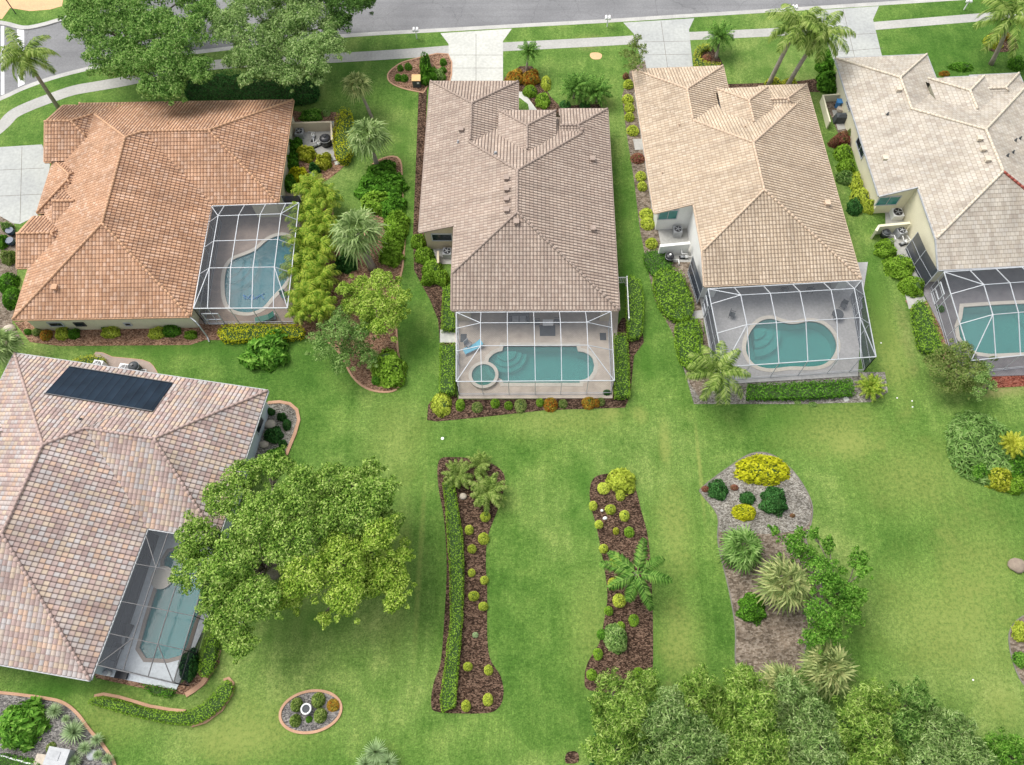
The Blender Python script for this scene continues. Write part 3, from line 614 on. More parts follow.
def build_roof(R, root, tile, cap, flat=False, fascia='white_metal', caps_special=None, tw=.33, th=.40):
    V = []; Fc = []; UV = []; CAPS = []; FAS = []
    prof = [0, .045, .055, .045] if not flat else [0, 0]
    ncell = len(prof) if not flat else 1
    for ri, (poly, z0, sls, op) in enumerate(R.rects):
        h = R.hps[ri]
        for i in range(len(poly)):
            if i in op: continue
            sl = sls[i]
            n, a, d = h[i]; face = [Vector(p) for p in poly]
            for j in range(len(poly)):
                if j == i or j in op: continue
                nj, aj, dj = h[j]
                face = clip(face, lambda p: sls[j]*(p-aj).dot(nj)-sl*(p-a).dot(n))
            face = dedup(face)
            if len(face) < 3: continue
            # caps along the hips and ridges (edges not on the footprint)
            for q in range(len(face)):
                p0, p1 = face[q], face[(q+1) % len(face)]
                mid = (p0+p1)/2
                if min(abs((mid-aj).dot(nj)) for nj, aj, dj in h) < 1e-3: continue
                key = None
                # owner: only lower index facet emits
                other = [j for j in range(len(poly)) if j != i and j not in op and abs(sls[j]*(mid-h[j][1]).dot(h[j][0])-sl*(mid-a).dot(n)) < 1e-3]
                if other and min(other) < i: continue
                A3 = Vector((p0.x, p0.y, z0+sl*(p0-a).dot(n))); B3 = Vector((p1.x, p1.y, z0+sl*(p1-a).dot(n)))
                if A3.z > B3.z: A3, B3 = B3, A3
                ln = (B3-A3).length; k = max(1, int(ln/.42)); CAP = MB(); prevc = -9; special = bool(caps_special and caps_special(A3.lerp(B3, .3)))
                for c in range(k):
                    s0 = A3+(B3-A3)*(c/k); s1 = A3+(B3-A3)*((c+1.12)/k)
                    m3 = (s0+s1)/2; rz = R.z(m3.x, m3.y)
                    if rz is None or rz > m3.z+.03: continue
                    dd_ = Vector((s1.x-s0.x, s1.y-s0.y)).normalized()*.35
                    za_ = R.z(m3.x-dd_.y, m3.y+dd_.x); zb_ = R.z(m3.x+dd_.y, m3.y-dd_.x)
                    if (za_ is not None and za_ > m3.z-.06) or (zb_ is not None and zb_ > m3.z-.06): continue
                    if prevc != c-1 and CAP.v: CAPS.append((CAP, special)); CAP = MB()
                    prevc = c; up = Vector((0, 0, .055)); tgt = CAP
                    tgt.tube([s0+up+Vector((0, 0, .02)), s1+up-Vector((0, 0, .005))], [.125, .118], 8)
                if CAP.v: CAPS.append((CAP, special))
            pieces = [face]
            for rj, (pj, zj, sj, opj) in enumerate(R.rects):
                if rj == ri: continue
                hj = R.hps[rj]; eps = .004 if rj > ri else -.004
                for i2 in range(len(pj)):
                    if i2 in opj: continue
                    n2, a2, d2 = hj[i2]; f2 = [Vector(p) for p in pj]
                    for j2 in range(len(pj)):
                        if j2 == i2 or j2 in opj: continue
                        n3, a3, d3 = hj[j2]; f2 = clip(f2, lambda p: sj[j2]*(p-a3).dot(n3)-sj[i2]*(p-a2).dot(n2))
                    f2 = clip(f2, lambda p: zj+sj[i2]*(p-a2).dot(n2)-(z0+sl*(p-a).dot(n))-eps)
                    f2 = dedup(f2)
                    if len(f2) < 3 or abs(area2(f2)) < 1e-3: continue
                    nxt = []
                    for pc in pieces: nxt += subtract(pc, f2)
                    pieces = nxt
            for cut in R.notches:
                nxt = []
                for pc in pieces: nxt += subtract(pc, cut)
                pieces = nxt
            cs = 1/sqrt(1+sl*sl)
            for pc in pieces:
                pc = dedup(pc)
                if len(pc) < 3: continue
                us = [(p-a).dot(d) for p in pc]; vsl = [(p-a).dot(n)/cs for p in pc]
                uvp = [Vector((x, y)) for x, y in zip(us, vsl)]
                if area2(uvp) < 0: uvp = uvp[::-1]
                eh = hp(uvp)
                def emit(u, v, hh):
                    # position from u (along eave), v (up the slope), hh normal offset
                    xy = a+d*u+n*(v*cs)
                    V.append((xy.x-n.x*hh*sl*cs, xy.y-n.y*hh*sl*cs, z0+sl*v*cs+hh*cs)); UV.append((u+1000*tw, v)); return len(V)-1
                du = tw/ncell; k0 = floor(min(us)/du)-(1 if flat else 0); k1 = ceil(max(us)/du); r0 = floor(min(vsl)/th); r1 = ceil(max(vsl)/th)
                pr = lambda k: prof[k % ncell]
                EN = [(e[0].x, e[0].y, e[1].x, e[1].y) for e in eh]
                for r in range(r0, r1):
                    va, vb = r*th, (r+1)*th
                    for k in range(k0, k1):
                        if flat: ua, ub = k*du+.5*du*(r % 2), (k+1)*du+.5*du*(r % 2)
                        else: ua, ub = k*du, (k+1)*du
                        mn = 1e9; outside = False
                        for nx, ny, ax, ay in EN:
                            q = [(ua-ax)*nx+(va-ay)*ny, (ub-ax)*nx+(va-ay)*ny, (ub-ax)*nx+(vb-ay)*ny, (ua-ax)*nx+(vb-ay)*ny]
                            if max(q) < 1e-6: outside = True; break
                            mn = min(mn, min(q))
                        if outside: continue
                        step = .035 if not flat else .022
                        if mn >= -1e-6:
                            ha, hb = pr(k), pr(k+1)
                            i0 = emit(ua, va, ha); i1 = emit(ub, va, hb)
                            i2 = emit(ua, va+.004, ha+step); i3 = emit(ub, va+.004, hb+step); i4 = emit(ub, vb, hb); i5 = emit(ua, vb, ha)
                            Fc.append((i0, i1, i3, i2)); Fc.append((i2, i3, i4, i5))
                        else:
                            q = [Vector((ua, va)), Vector((ub, va)), Vector((ub, vb)), Vector((ua, vb))]
                            for nn, aa, _ in eh:
                                q = clip(q, lambda p: (p-aa).dot(nn))
                                if len(q) < 3: break
                            if len(q) < 3: continue
                            ids = []
                            for p in q:
                                tt = (p.x-ua)/(ub-ua); hh = pr(k)*(1-tt)+pr(k+1)*tt+step*(1-(p.y-va)/th)
                                ids.append(emit(p.x, p.y, hh))
                            Fc.append(tuple(ids))
                # fascia along outer edges
                for q in range(len(pc)):
                    p0, p1 = pc[q], pc[(q+1) % len(pc)]; e = (p1-p0)
                    if e.length < .05: continue
                    k = max(1, int(e.length/.6)); dn = e.normalized(); on = Vector((dn.y, -dn.x))
                    if area2(pc) < 0: on = -on
                    run = None
                    for c in range(k+1):
                        ok = False
                        if c < k:
                            m = p0+e*((c+.5)/k); o = m+on*.08; inn = m-on*.03
                            zi = R.z(inn.x, inn.y); zc = z0+sl*(m-a).dot(n)
                            ok = R.z(o.x, o.y) is None and zi is not None and zi < zc+.1
                        if ok and run is None: run = c/k
                        if not ok and run is not None:
                            b0 = p0+e*run; b1 = p0+e*(c/k)
                            za = z0+sl*(b0-a).dot(n); zb = z0+sl*(b1-a).dot(n)
                            FAS.append(MB()); FAS[-1].bar((b0.x+on.x*.05, b0.y+on.y*.05, za-.07), (b1.x+on.x*.05, b1.y+on.y*.05, zb-.07), .13, .15); run = None
    o = obj('roof', V, Fc, M[tile], root, uv=UV)
    for c_, s_ in CAPS: c_.build('ridge_tiles', M['cap_red' if s_ else cap], o, smooth=True)
    for f_ in FAS: f_.build('gutter', M[fascia], o)
    return o
def build_walls(R, root, foot, mat, name='wall', z0=0):
    foot = ccw(foot); vs = []; fs = []
    for i in range(len(foot)):
        a = Vector(foot[i]); b = Vector(foot[(i+1) % len(foot)]); k = max(1, int((b-a).length/.35)); base = len(vs)
        d = (b-a).normalized(); inn = Vector((-d.y, d.x))
        for c in range(k+1):
            p = a+(b-a)*c/k; zz = R.z(p.x+inn.x*.06, p.y+inn.y*.06) if R else None
            if zz is None:
                zz = R.z(p.x+inn.x*.3+d.x*(.2 if c == 0 else -.2 if c == k else 0), p.y+inn.y*.3+d.y*(.2 if c == 0 else -.2 if c == k else 0)) or 3.0
            vs += [(p.x, p.y, z0), (p.x, p.y, zz-.10)]
        for c in range(k): fs.append((base+2*c, base+2*c+2, base+2*c+3, base+2*c+1))
    return obj(name, vs, fs, mat, root)
def window(root, wall, edge, px, py, w, h, glass='glass_dark', frame='white_metal', mull=1):
    """window whose centre lies where the sight line through px,py meets wall edge number `edge`"""
    a = Vector(wall[edge]); b = Vector(wall[(edge+1) % len(wall)]); d = (b-a).normalized(); nrm = Vector((d.y, -d.x))
    if area2(wall) < 0: nrm = -nrm
    p0 = P(px, py, 0); cc = Vector((0, 0, H)); dr = p0-cc
    t = ((a.x-cc.x)*nrm.x+(a.y-cc.y)*nrm.y)/(dr.x*nrm.x+dr.y*nrm.y); c = cc+dr*t
    nx, ny = nrm.x, nrm.y; rz = atan2(ny, nx)-pi/2
    fr = MB(); t = .09
    ux = Vector((cos(rz), sin(rz), 0)); up = Vector((0, 0, 1)); c = c+Vector((nx, ny, 0))*.04
    for s in (-1, 1):
        fr.bar(c+ux*s*w/2-up*h/2, c+ux*s*w/2+up*h/2, .1, t); fr.bar(c-ux*(w/2+.05)+up*s*h/2, c+ux*(w/2+.05)+up*s*h/2, t, .1)
    for k in range(mull):
        x = -w/2+w*(k+1)/(mull+1); fr.bar(c+ux*x-up*h/2, c+ux*x+up*h/2, .05, t*.8)
    f = fr.build('window', M[frame], root)
    g = MB(); g.add([c-ux*w/2-up*h/2, c+ux*w/2-up*h/2, c+ux*w/2+up*h/2, c-ux*w/2+up*h/2], [(0, 1, 2, 3)]); g.build('pane', M[glass], f)
def vent(R, root, px, py, zg, mat, kind=0):
    p = P(px, py, zg); zz = R.z(p.x, p.y) or zg
    p = P(px, py, zz+.2); zz = (R.z(p.x, p.y) or zz)
    m = MB()
    if kind == 0: m.box((p.x, p.y, zz+.2), (.42, .45, .3)); m.box((p.x, p.y, zz+.37), (.52, .55, .05))
    else: m.cyl((p.x, p.y, zz), .08, .32, 10); m.cyl((p.x, p.y, zz+.02), .16, .1, 10, .1)
    m.build('roof_vent', M[mat], root)
# ------------------------------------------------------------------ houses
SL = .38
def footc(poly): 
    return (sum(p[0] for p in poly)/len(poly), sum(p[1] for p in poly)/len(poly), 0)
# ---- B: grey-brown roof, centre
def px3(pts, z=3.0): return [P2(x, y, z) for x, y in pts]
def simple_house(name, label, rects, notches, wallpoly, tile, cap, wallmat, flat=False, fascia=None, caps_special=None, raised=(), tw=.33, th=.4):
    R = Roof(rects, notches); c = footc(wallpoly)
    root = thing(name, label, 'house', c)
    build_roof(R, root, tile, cap, flat, fascia or cap, caps_special, tw, th)
    build_walls(R, root, wallpoly, M[wallmat])
    for rp in raised:
        q = inset(rp, .4); vs = []; fs = []
        for i in range(4):
            a = q[i]; b = q[(i+1) % 4]; n = len(vs); vs += [(a[0], a[1], 0), (b[0], b[1], 0), (b[0], b[1], 4.2), (a[0], a[1], 4.2)]; fs.append((n, n+1, n+2, n+3))
        obj('entry_wall', vs, fs, M[wallmat], root)
    return R, root
# B
Bm = rectHits(0, (421.5, 200), (606, 118), (619, 310), (619, 310)); Bw = rectHits(0, (560, 120), (606, 109), (619, 310), (600, 158)); Bg = rectHits(0, (421.5, 200), (427, 81.5), (518, 80.2), (470, 228))
Be = rectHits(0, (498.6, 110), (528, 110), (555.8, 110), (528, 200), 4.2)
Bn = rectHits(0, (300, 300), (420.4, 232), (451.5, 310), (450, 420))
wb = [Bm[3], Bm[2], Bm[1]]
x0 = Bg[3][0]; yg = Bg[3][1]; xg = Bg[2][0]; ym = Bw[3][1]; x1 = Bm[1][0]; ys = Bm[1][1]; xn = Bn[1][0]; yn = Bn[3][1]
wallB = [(x0+.5, yg-.5), (xg-.5, yg-.5), (xg-.5, ym-.5), (x1-.5, ym-.5), (x1-.5, ys+.5), (x1-1.6, ys+.5), (x1-1.6, ys+3.6), (xn+1.6, ys+3.6), (xn+1.6, ys+.5), (xn+.12, ys+.5), (xn+.12, yn+.1), (x0+.5, yn+.1)]
RB, hB = simple_house('brown_roof_house', 'house with grey brown tiled roof in the middle, white driveway behind it',
  [(Bm, 3.0, (.35, .325, .315, .32), ()), (Bg, 3.0, .32, ()), (Be, 4.1, .32, ()), (Bw, 3.0, .32, (3,))], [Bn], wallB, 'roof_brown', 'cap_brown', 'stucco_tan', raised=[Be], fascia='cap_brown')
for p in ((506.5, 178), (506.5, 189), (506.5, 199), (506.5, 210), (516.5, 222), (461, 129), (592.5, 158.5), (593, 228)): vent(RB, hB, p[0], p[1], 6, 'cap_brown')
for p in ((496, 153), (458, 141), (495, 153.5)): vent(RB, hB, p[0], p[1], 5, 'grey', 1)
window(hB, wallB, 10, 442, 237, 2.0, 1.1, 'glass_dark', 'white_metal', 0)
for x in (500, 545, 585): window(hB, wallB, 7, x, 305, 3.0, 2.0, 'glass_dark', 'white_metal', 2)
# C
aC = radians(3)
Cw = rectHits(aC, (762, 100), (767, 86), (861, 279), (780, 128)); Cm = rectHits(aC, (645, 150), (767, 95), (861, 279), (861, 279)); Cg = rectHits(aC, (645, 150), (633.7, 69.5), (722.4, 64.3), (700, 205))
Ce = rectHits(aC, (717, 88.4), (717, 88.4), (767.7, 86.3), (755, 175), 4.2)
Cn = rectHits(aC, (520, 300), (656, 212.7), (704.6, 287), (720, 420))
uC = Vector((cos(aC), sin(aC))); vC = Vector((sin(aC), -cos(aC)))
def loc(o, u, v, a, b): return tuple(Vector(o)+u*a+v*b)
def house_walls(Rg, Rm, Rn, u, v, lan0=1.6, lan1=1.6, lanv=3.6):
    U = lambda p: (Vector(p).dot(u), Vector(p).dot(v))
    g0 = U(Rg[3]); g1 = U(Rg[2]); m1 = U(Rm[1]); mN = U(Rm[2])[1]; n1 = U(Rn[1])[0]; nN = U(Rn[2])[1]
    w = lambda a, b: tuple(u*a+v*b)
    return [w(g0[0]+.5, g0[1]+.5), w(g1[0]-.5, g0[1]+.5), w(g1[0]-.5, mN+.5), w(m1[0]-.5, mN+.5), w(m1[0]-.5, m1[1]-.5), w(m1[0]-lan1, m1[1]-.5), w(m1[0]-lan1, m1[1]-lanv), w(n1+lan0, m1[1]-lanv), w(n1+lan0, m1[1]-.5), w(n1+.12, m1[1]-.5), w(n1+.12, nN-.1), w(g0[0]+.5, nN-.1)]
wallC = house_walls(Cg, Cm, Cn, uC, vC)
RC, hC = simple_house('beige_roof_house', 'house with warm beige barrel tiled roof, right of the brown roofed house',
  [(Cm, 3.0, (.407, .39, .35, .34), ()), (Cg, 3.0, .34, ()), (Ce, 4.1, .34, ()), (Cw, 3.0, .34, (3,))], [Cn], wallC, 'roof_beige', 'cap_beige', 'stucco_white', raised=[Ce])
for p in ((662, 173.5), (828, 202), (679, 125), (745, 127)): vent(RC, hC, p[0], p[1], 5, 'cap_beige', 0 if p[0] > 800 else 1)
window(hC, wallC, 10, 668, 214.5, 1.9, 1.4, 'glass_teal', 'white_metal', 1)
for x in (735, 775, 815): window(hC, wallC, 6, x, 277, 3.0, 2.0, 'glass_dark', 'white_metal', 2)
# D
aD = radians(3.4); uD = Vector((cos(aD), sin(aD))); vD = Vector((sin(aD), -cos(aD)))
Dm = rectHits(aD, (855, 120), (1018.6, 83), (1030, 83), (938.6, 270)); Dw = rectHits(aD, (980, 100), (1018.6, 73.3), (1018.6, 73.3), (1000, 118)); Dg = rectHits(aD, (855, 120), (839.6, 58.2), (925.9, 52.8), (900, 190))
De = rectHits(aD, (928, 77.7), (928, 77.7), (984, 73.3), (975, 165), 4.2)
Dn = rectHits(aD, (700, 300), (881, 195.7), (938.6, 270), (960, 420))
wallD = house_walls(Dg, Dm, Dn, uD, vD)
def redcap(m): 
    c = Vector((m.x, m.y)); U_, V_ = c.dot(uD), c.dot(vD); sw = Vector(Dm[1])
    return abs(.36*(sw.dot(uD)-U_)-.418*(sw.dot(vD)-V_)) < .15 and (sw.dot(vD)-V_) < 8.7
RD, hD = simple_house('pale_roof_house', 'house with pale flat tiled roof and one red ridge line, cut off at right',
  [(Dm, 3.0, (.418, .36, .37, .34), ()), (Dg, 3.0, .34, ()), (De, 4.1, .34, ()), (Dw, 3.0, .34, (3,))], [Dn], wallD, 'roof_pale', 'cap_pale', 'stucco_cream', flat=True, raised=[De], caps_special=redcap, fascia='grey', tw=.42, th=.42)
for p in ((897, 92), (885, 158), (980.5, 137), (984, 147.5), (988.5, 158)): vent(RD, hD, p[0], p[1], 6, 'cap_pale')
for p in ((1008, 155), (1014, 151), (1017, 138.5), (1022, 136), (886, 117)): vent(RD, hD, p[0], p[1], 6, 'grey_dark', 1)
window(hD, wallD, 10, 888, 200.5, 2.2, 1.3, 'glass_teal', 'white_metal', 1)
window(hD, wallD, 11, 861, 147, 2.4, 1.1, 'glass_dark', 'white_metal', 1)
window(hD, wallD, 11, 850, 103, 1.3, 1.1, 'glass_dark', 'white_metal', 0)
window(hD, wallD, 6, 990, 262, 3.0, 2.0, 'glass_dark', 'white_metal', 2)
# A
aA = radians(1.2); uA = Vector((cos(aA), sin(aA))); vA = Vector((sin(aA), -cos(aA)))
As = rectHits(aA, (16, 310), (176, 102), (190, 316), (100, 318)); Am = rectHits(aA, (60, 200), (176, 102), (283.5, 165), (240, 203.5))
Ag = rectHits(aA, (45, 165), (60, 107), (110, 160), (50, 163)); Aw1 = rectHits(aA, (60, 215), (60, 184), (110, 240), (50, 240)); Aw3 = rectHits(aA, (38.7, 205), (50, 160), (100, 200), (50, 212)); Aw2 = rectHits(aA, (19, 262), (26, 217), (90, 240), (20, 268))
U = lambda p: (Vector(p).dot(uA), Vector(p).dot(vA)); W = lambda a, b: tuple(uA*a+vA*b)
s3 = U(As[3]); s1 = U(As[1]); m1 = U(Am[1]); mN = U(Am[2])[1]; w1 = U(Aw3[3]); w1s = U(Aw1[0]); w2 = U(Aw2[3]); w2s = U(Aw2[0]); g3 = U(Ag[3]); gS = U(Ag[0])[1]
wallA = [W(g3[0]+.5, g3[1]+.5), W(m1[0]-.5, mN+.5), W(m1[0]-.5, m1[1]-.5), W(m1[0]-3.0, m1[1]-.5), W(m1[0]-3.0, m1[1]-3.2), W(s1[0]-3.0, m1[1]-3.2), W(s1[0]-3.0, s1[1]-3), W(s1[0]-.5, s1[1]-3), W(s1[0]-.5, s1[1]-.5), W(s3[0]+.5, s1[1]-.5), W(s3[0]+.5, w2s[1]-.4), W(w2[0]+.4, w2s[1]-.4), W(w2[0]+.4, w2[1]+.4), W(w1[0]+.4, w2[1]+.4), W(w1[0]+.4, w1[1]+.4), W(g3[0]+.5, w1[1]+.4)]
RA, hA = simple_house('terracotta_roof_house', 'house with orange terracotta tiled roof, its pool cage on its right side',
  [(As, 3.0, .42, ()), (Am, 3.0, .42, ()), (Ag, 3.2, .42, (3,)), (Aw1, 3.1, .42, (3,)), (Aw3, 2.9, .42, ()), (Aw2, 3.05, .42, (3,))], [], wallA, 'roof_terracotta', 'cap_terracotta', 'stucco_cream')
vent(RA, hA, 56.5, 289, 5, 'cap_terracotta'); vent(RA, hA, 168, 124, 5, 'cap_terracotta', 1)
for x, w_, h_ in ((56, 1.3, .7), (80, .9, .6), (128, .6, .5)): window(hA, wallA, 8, x, 324, w_, h_, 'glass_dark', 'dark_metal' if x == 80 else 'white_metal', 0)
# E
aE = radians(-9.0); uE = Vector((cos(aE), sin(aE))); vE = Vector((sin(aE), -cos(aE)))
oE = P2(14.4, 353.5, 3.0)
SEp = Vector(P2(90, 680, 3.0))-Vector(oE); NEp = Vector(P2(265.8, 396.7, 3.0))-Vector(oE); NTp = Vector(P2(165, 531, 3.0))-Vector(oE)
wS, dS = SEp.dot(uE), SEp.dot(vE); wN, dN = NEp.dot(uE), NTp.dot(vE)
Es = local_rect(oE, aE, 0, wS, 0, dS); En = local_rect(oE, aE, 4, wN, 0, dN); Ew = local_rect(oE, aE, -16, 7, 4.2, dS-3)
wallE = [local_rect(oE, aE, a, a+1, b, b+1)[3] for a, b in ((.5, .5), (wN-.5, .5), (wN-.5, dN-.5), (wN-2.2, dN-.5), (wN-2.2, dN-2.0), (wS-2.8, dN-2.0), (wS-2.8, dS-2.5), (wS-.5, dS-2.5), (wS-.5, dS-.5), (.5, dS-.5), (.5, dS-3.5), (-15.5, dS-3.5), (-15.5, 4.7), (.5, 4.7))]
RE, hE = simple_house('multicoloured_roof_house', 'house with patchwork grey, tan and rust roof tiles and black solar panel',
  [(Es, 3.0, .40, ()), (En, 3.0, .40, ()), (Ew, 3.0, .40, ())], [], wallE, 'roof_multi', 'cap_multi', 'stucco_blue', fascia='gutter', tw=.39, th=.43)
vent(RE, hE, 168, 401, 4.5, 'cap_multi', 1); vent(RE, hE, 80, 419, 5, 'grey_dark', 1)
window(hE, wallE, 1, 259, 425, 1.4, 1.1, 'glass_dark', 'white_metal', 0)
# solar panel lying on the north slope
def on_roof(R, px, py, zg=4.5, lift=.14):
    z = zg
    for _ in range(8):
        p = P(px, py, z); zz = R.z(p.x, p.y)
        if zz is None: break
        z = zz+lift
    p = P(px, py, z); return Vector((p.x, p.y, z))
q = [on_roof(RE, *p) for p in ((69, 366.5), (172.5, 383), (152.5, 411.5), (44.5, 393.5))]
ex = (q[1]-q[0]).length; root = hE
n_ = (q[1]-q[0]).cross(q[3]-q[0]).normalized(); n_ = -n_ if n_.z < 0 else n_
up = n_*.05
so = obj('solar_panel', q+[p-up for p in q], [(3, 2, 1, 0), (0, 1, 5, 4), (1, 2, 6, 5), (2, 3, 7, 6), (3, 0, 4, 7)], M['solar'], hE, uv=[(0, 0), (10, 0), (10, 3), (0, 3)]*2)
m = MB()
for a, b in ((0, 1), (3, 2)): m.tube([q[a]+up, q[b]+up], .05, 6)
m.build('header_pipe', M['black'], so)
# downspouts
m = MB(); a = P(188, 315.5, 3.0); m.tube([a, a+Vector((.7, -.5, -.3)), a+Vector((.9, -.7, -.7)), (a.x+.9, a.y-.75, .3), (a.x+1.1, a.y-1.2, .08)], .06, 6); m.build('downspout', M['white_metal'], hA)
# small gutter lamp etc. left out
# ------------------------------------------------------------------ pool decks (with pool holes), pools
def deckq(key, pts, mat, z=.1):
    return sheet('pool_deck', ccw([P2(x, y, z) for x, y in pts]), z, M[mat], holes=[pools[key]], thick=.1)
deckq('A', [(211, 180), (301, 178), (303, 212), (299, 322), (205, 324), (170, 320), (172, 205), (211, 204)], 'deck_rose')
deckq('B', [(452, 292), (620, 292), (612.5, 398), (458.5, 398.5)], 'deck_tan')
deckq('C', [(700, 268), (868, 262), (862, 300), (858, 376), (716, 384.5), (699, 294)], 'deck_grey')
deckq('D', [(925, 262), (1110, 250), (1120, 372), (966, 377), (924, 294)], 'deck_dark')
deckq('E', [(132, 530), (192, 530), (214, 552), (216, 600), (176, 690), (97, 674)], 'deck_pale')
def pool(key, label, cop, wat, copw=.38, basin='basin', depth=1.3):
    pl = pools[key]; c = footc(pl); root = thing('swimming_pool', label, 'swimming pool', (c[0], c[1], .1))
    kerbs = []
    outer = inset(pl, -copw); k = len(pl)
    vs = [(x, y, .13) for x, y in pl]+[(x, y, .13) for x, y in outer]+[(x, y, .06) for x, y in outer]+[(x, y, -.1) for x, y in pl]
    fs = []
    for i in range(k):
        j = (i+1) % k; fs += [(i, k+i, k+j, j), (k+i, 2*k+i, 2*k+j, k+j), (3*k+i, i, j, 3*k+j)]
    obj('coping', vs, fs, M[cop], root)
    flat, tf = tess(pl); n = len(flat)
    vs = [(v.x, v.y, -depth) for v in flat]+[(v.x, v.y, .1) for v in flat]; fs = flip_up(vs, tf)+[(i, (i+1) % k, n+(i+1) % k, n+i) for i in range(k)]
    obj('basin', vs, fs, M[basin], root)
    vs = [(v.x, v.y, 0.0) for v in flat]; obj('water', vs, flip_up(vs, tf), M[wat], root)
    return root
def steps(root, px, py, radii, a0, a1, z0=-.25, dz=.27, mat='basin_step'):
    """concentric quarter-round steps in a pool corner"""
    c = P(px, py, 0)
    for i, r in enumerate(radii):
        zt = z0-dz*(i); pts = [(c.x, c.y)]+[(c.x+r*cos(a0+(a1-a0)*t/12), c.y+r*sin(a0+(a1-a0)*t/12)) for t in range(13)]
        pts = ccw(pts); k = len(pts); vs = [(x, y, zt) for x, y in pts]+[(x, y, zt-1.3) for x, y in pts]
        flat, tf = tess(pts); fs = flip_up(vs, tf)+[(j, (j+1) % k, k+(j+1) % k, k+j) for j in range(k)]
        obj('pool_step', vs, fs, M[mat], root)
pA = pool('A', 'kidney shaped blue pool in the cage of the terracotta roofed house', 'coping', 'water_blue')
pB = pool('B', 'long teal pool with rounded ends and round spa before the brown roof', 'coping', 'water')
pC = pool('C', 'curved teal pool on pale deck before the beige roofed house', 'coping', 'water')
pD = pool('D', 'teal pool on dark paving in the cage of the pale roofed house', 'coping', 'water')
pE = pool('E', 'narrow eight sided pool with dark coping beside the multicoloured roof', 'coping_brown', 'water_deep', .3)
steps(pB, 506, 350, (1.0, 1.5, 2.0), -pi, 0); steps(pC, 754, 327, (1.2, 2.0, 2.8), -pi/2, 0); steps(pA, 226, 262, (1.6, 2.3, 3.0), -pi*.5, pi*.3)
steps(pD, 1046, 309, (1.2, 1.8, 2.4), pi, 1.5*pi)
def spa(root, px, py, r, zt, mat_in='water', cop='coping'):
    c = P(px, py, zt); m = MB()
    n = 28; vs = []; fs = []
    for i in range(n):
        a = 2*pi*i/n; ca, sa = cos(a), sin(a)
        vs += [(c.x+ca*(r+.3), c.y+sa*(r+.3), -.02), (c.x+ca*(r+.3), c.y+sa*(r+.3), zt), (c.x+ca*r, c.y+sa*r, zt), (c.x+ca*r, c.y+sa*r, zt-.9)]
    for i in range(n):
        j = (i+1) % n
        for q in range(3): fs.append((i*4+q, j*4+q, j*4+q+1, i*4+q+1))
    s = obj('spa', vs, fs, M[cop], root)
    fl = [(c.x+cos(2*pi*i/n)*r, c.y+sin(2*pi*i/n)*r) for i in range(n)]
    obj('spa_basin', [(x, y, zt-.88) for x, y in fl], [tuple(range(n))], M['basin_step'], s)
    # a bench ring inside
    vs = [(x, y, zt-.45) for x, y in fl]+[(c.x+(x-c.x)*.6, c.y+(y-c.y)*.6, zt-.45) for x, y in fl]+[(c.x+(x-c.x)*.6, c.y+(y-c.y)*.6, zt-.88) for x, y in fl]
    fs = [(i, (i+1) % n, n+(i+1) % n, n+i) for i in range(n)]+[(n+i, n+(i+1) % n, 2*n+(i+1) % n, 2*n+i) for i in range(n)]
    obj('spa_bench', vs, fs, M['basin_step'], s)
    obj('spa_water', [(x, y, zt-.1) for x, y in fl], [tuple(range(n))], M[mat_in], s)
spa(pB, 483.5, 374.5, 1.1, .42)
c = P(162, 577.5, .15); m = MB(); m.cyl((c.x, c.y, .0), .95, .17, 20); m.build('round_step_pad', M['coping'], pE)
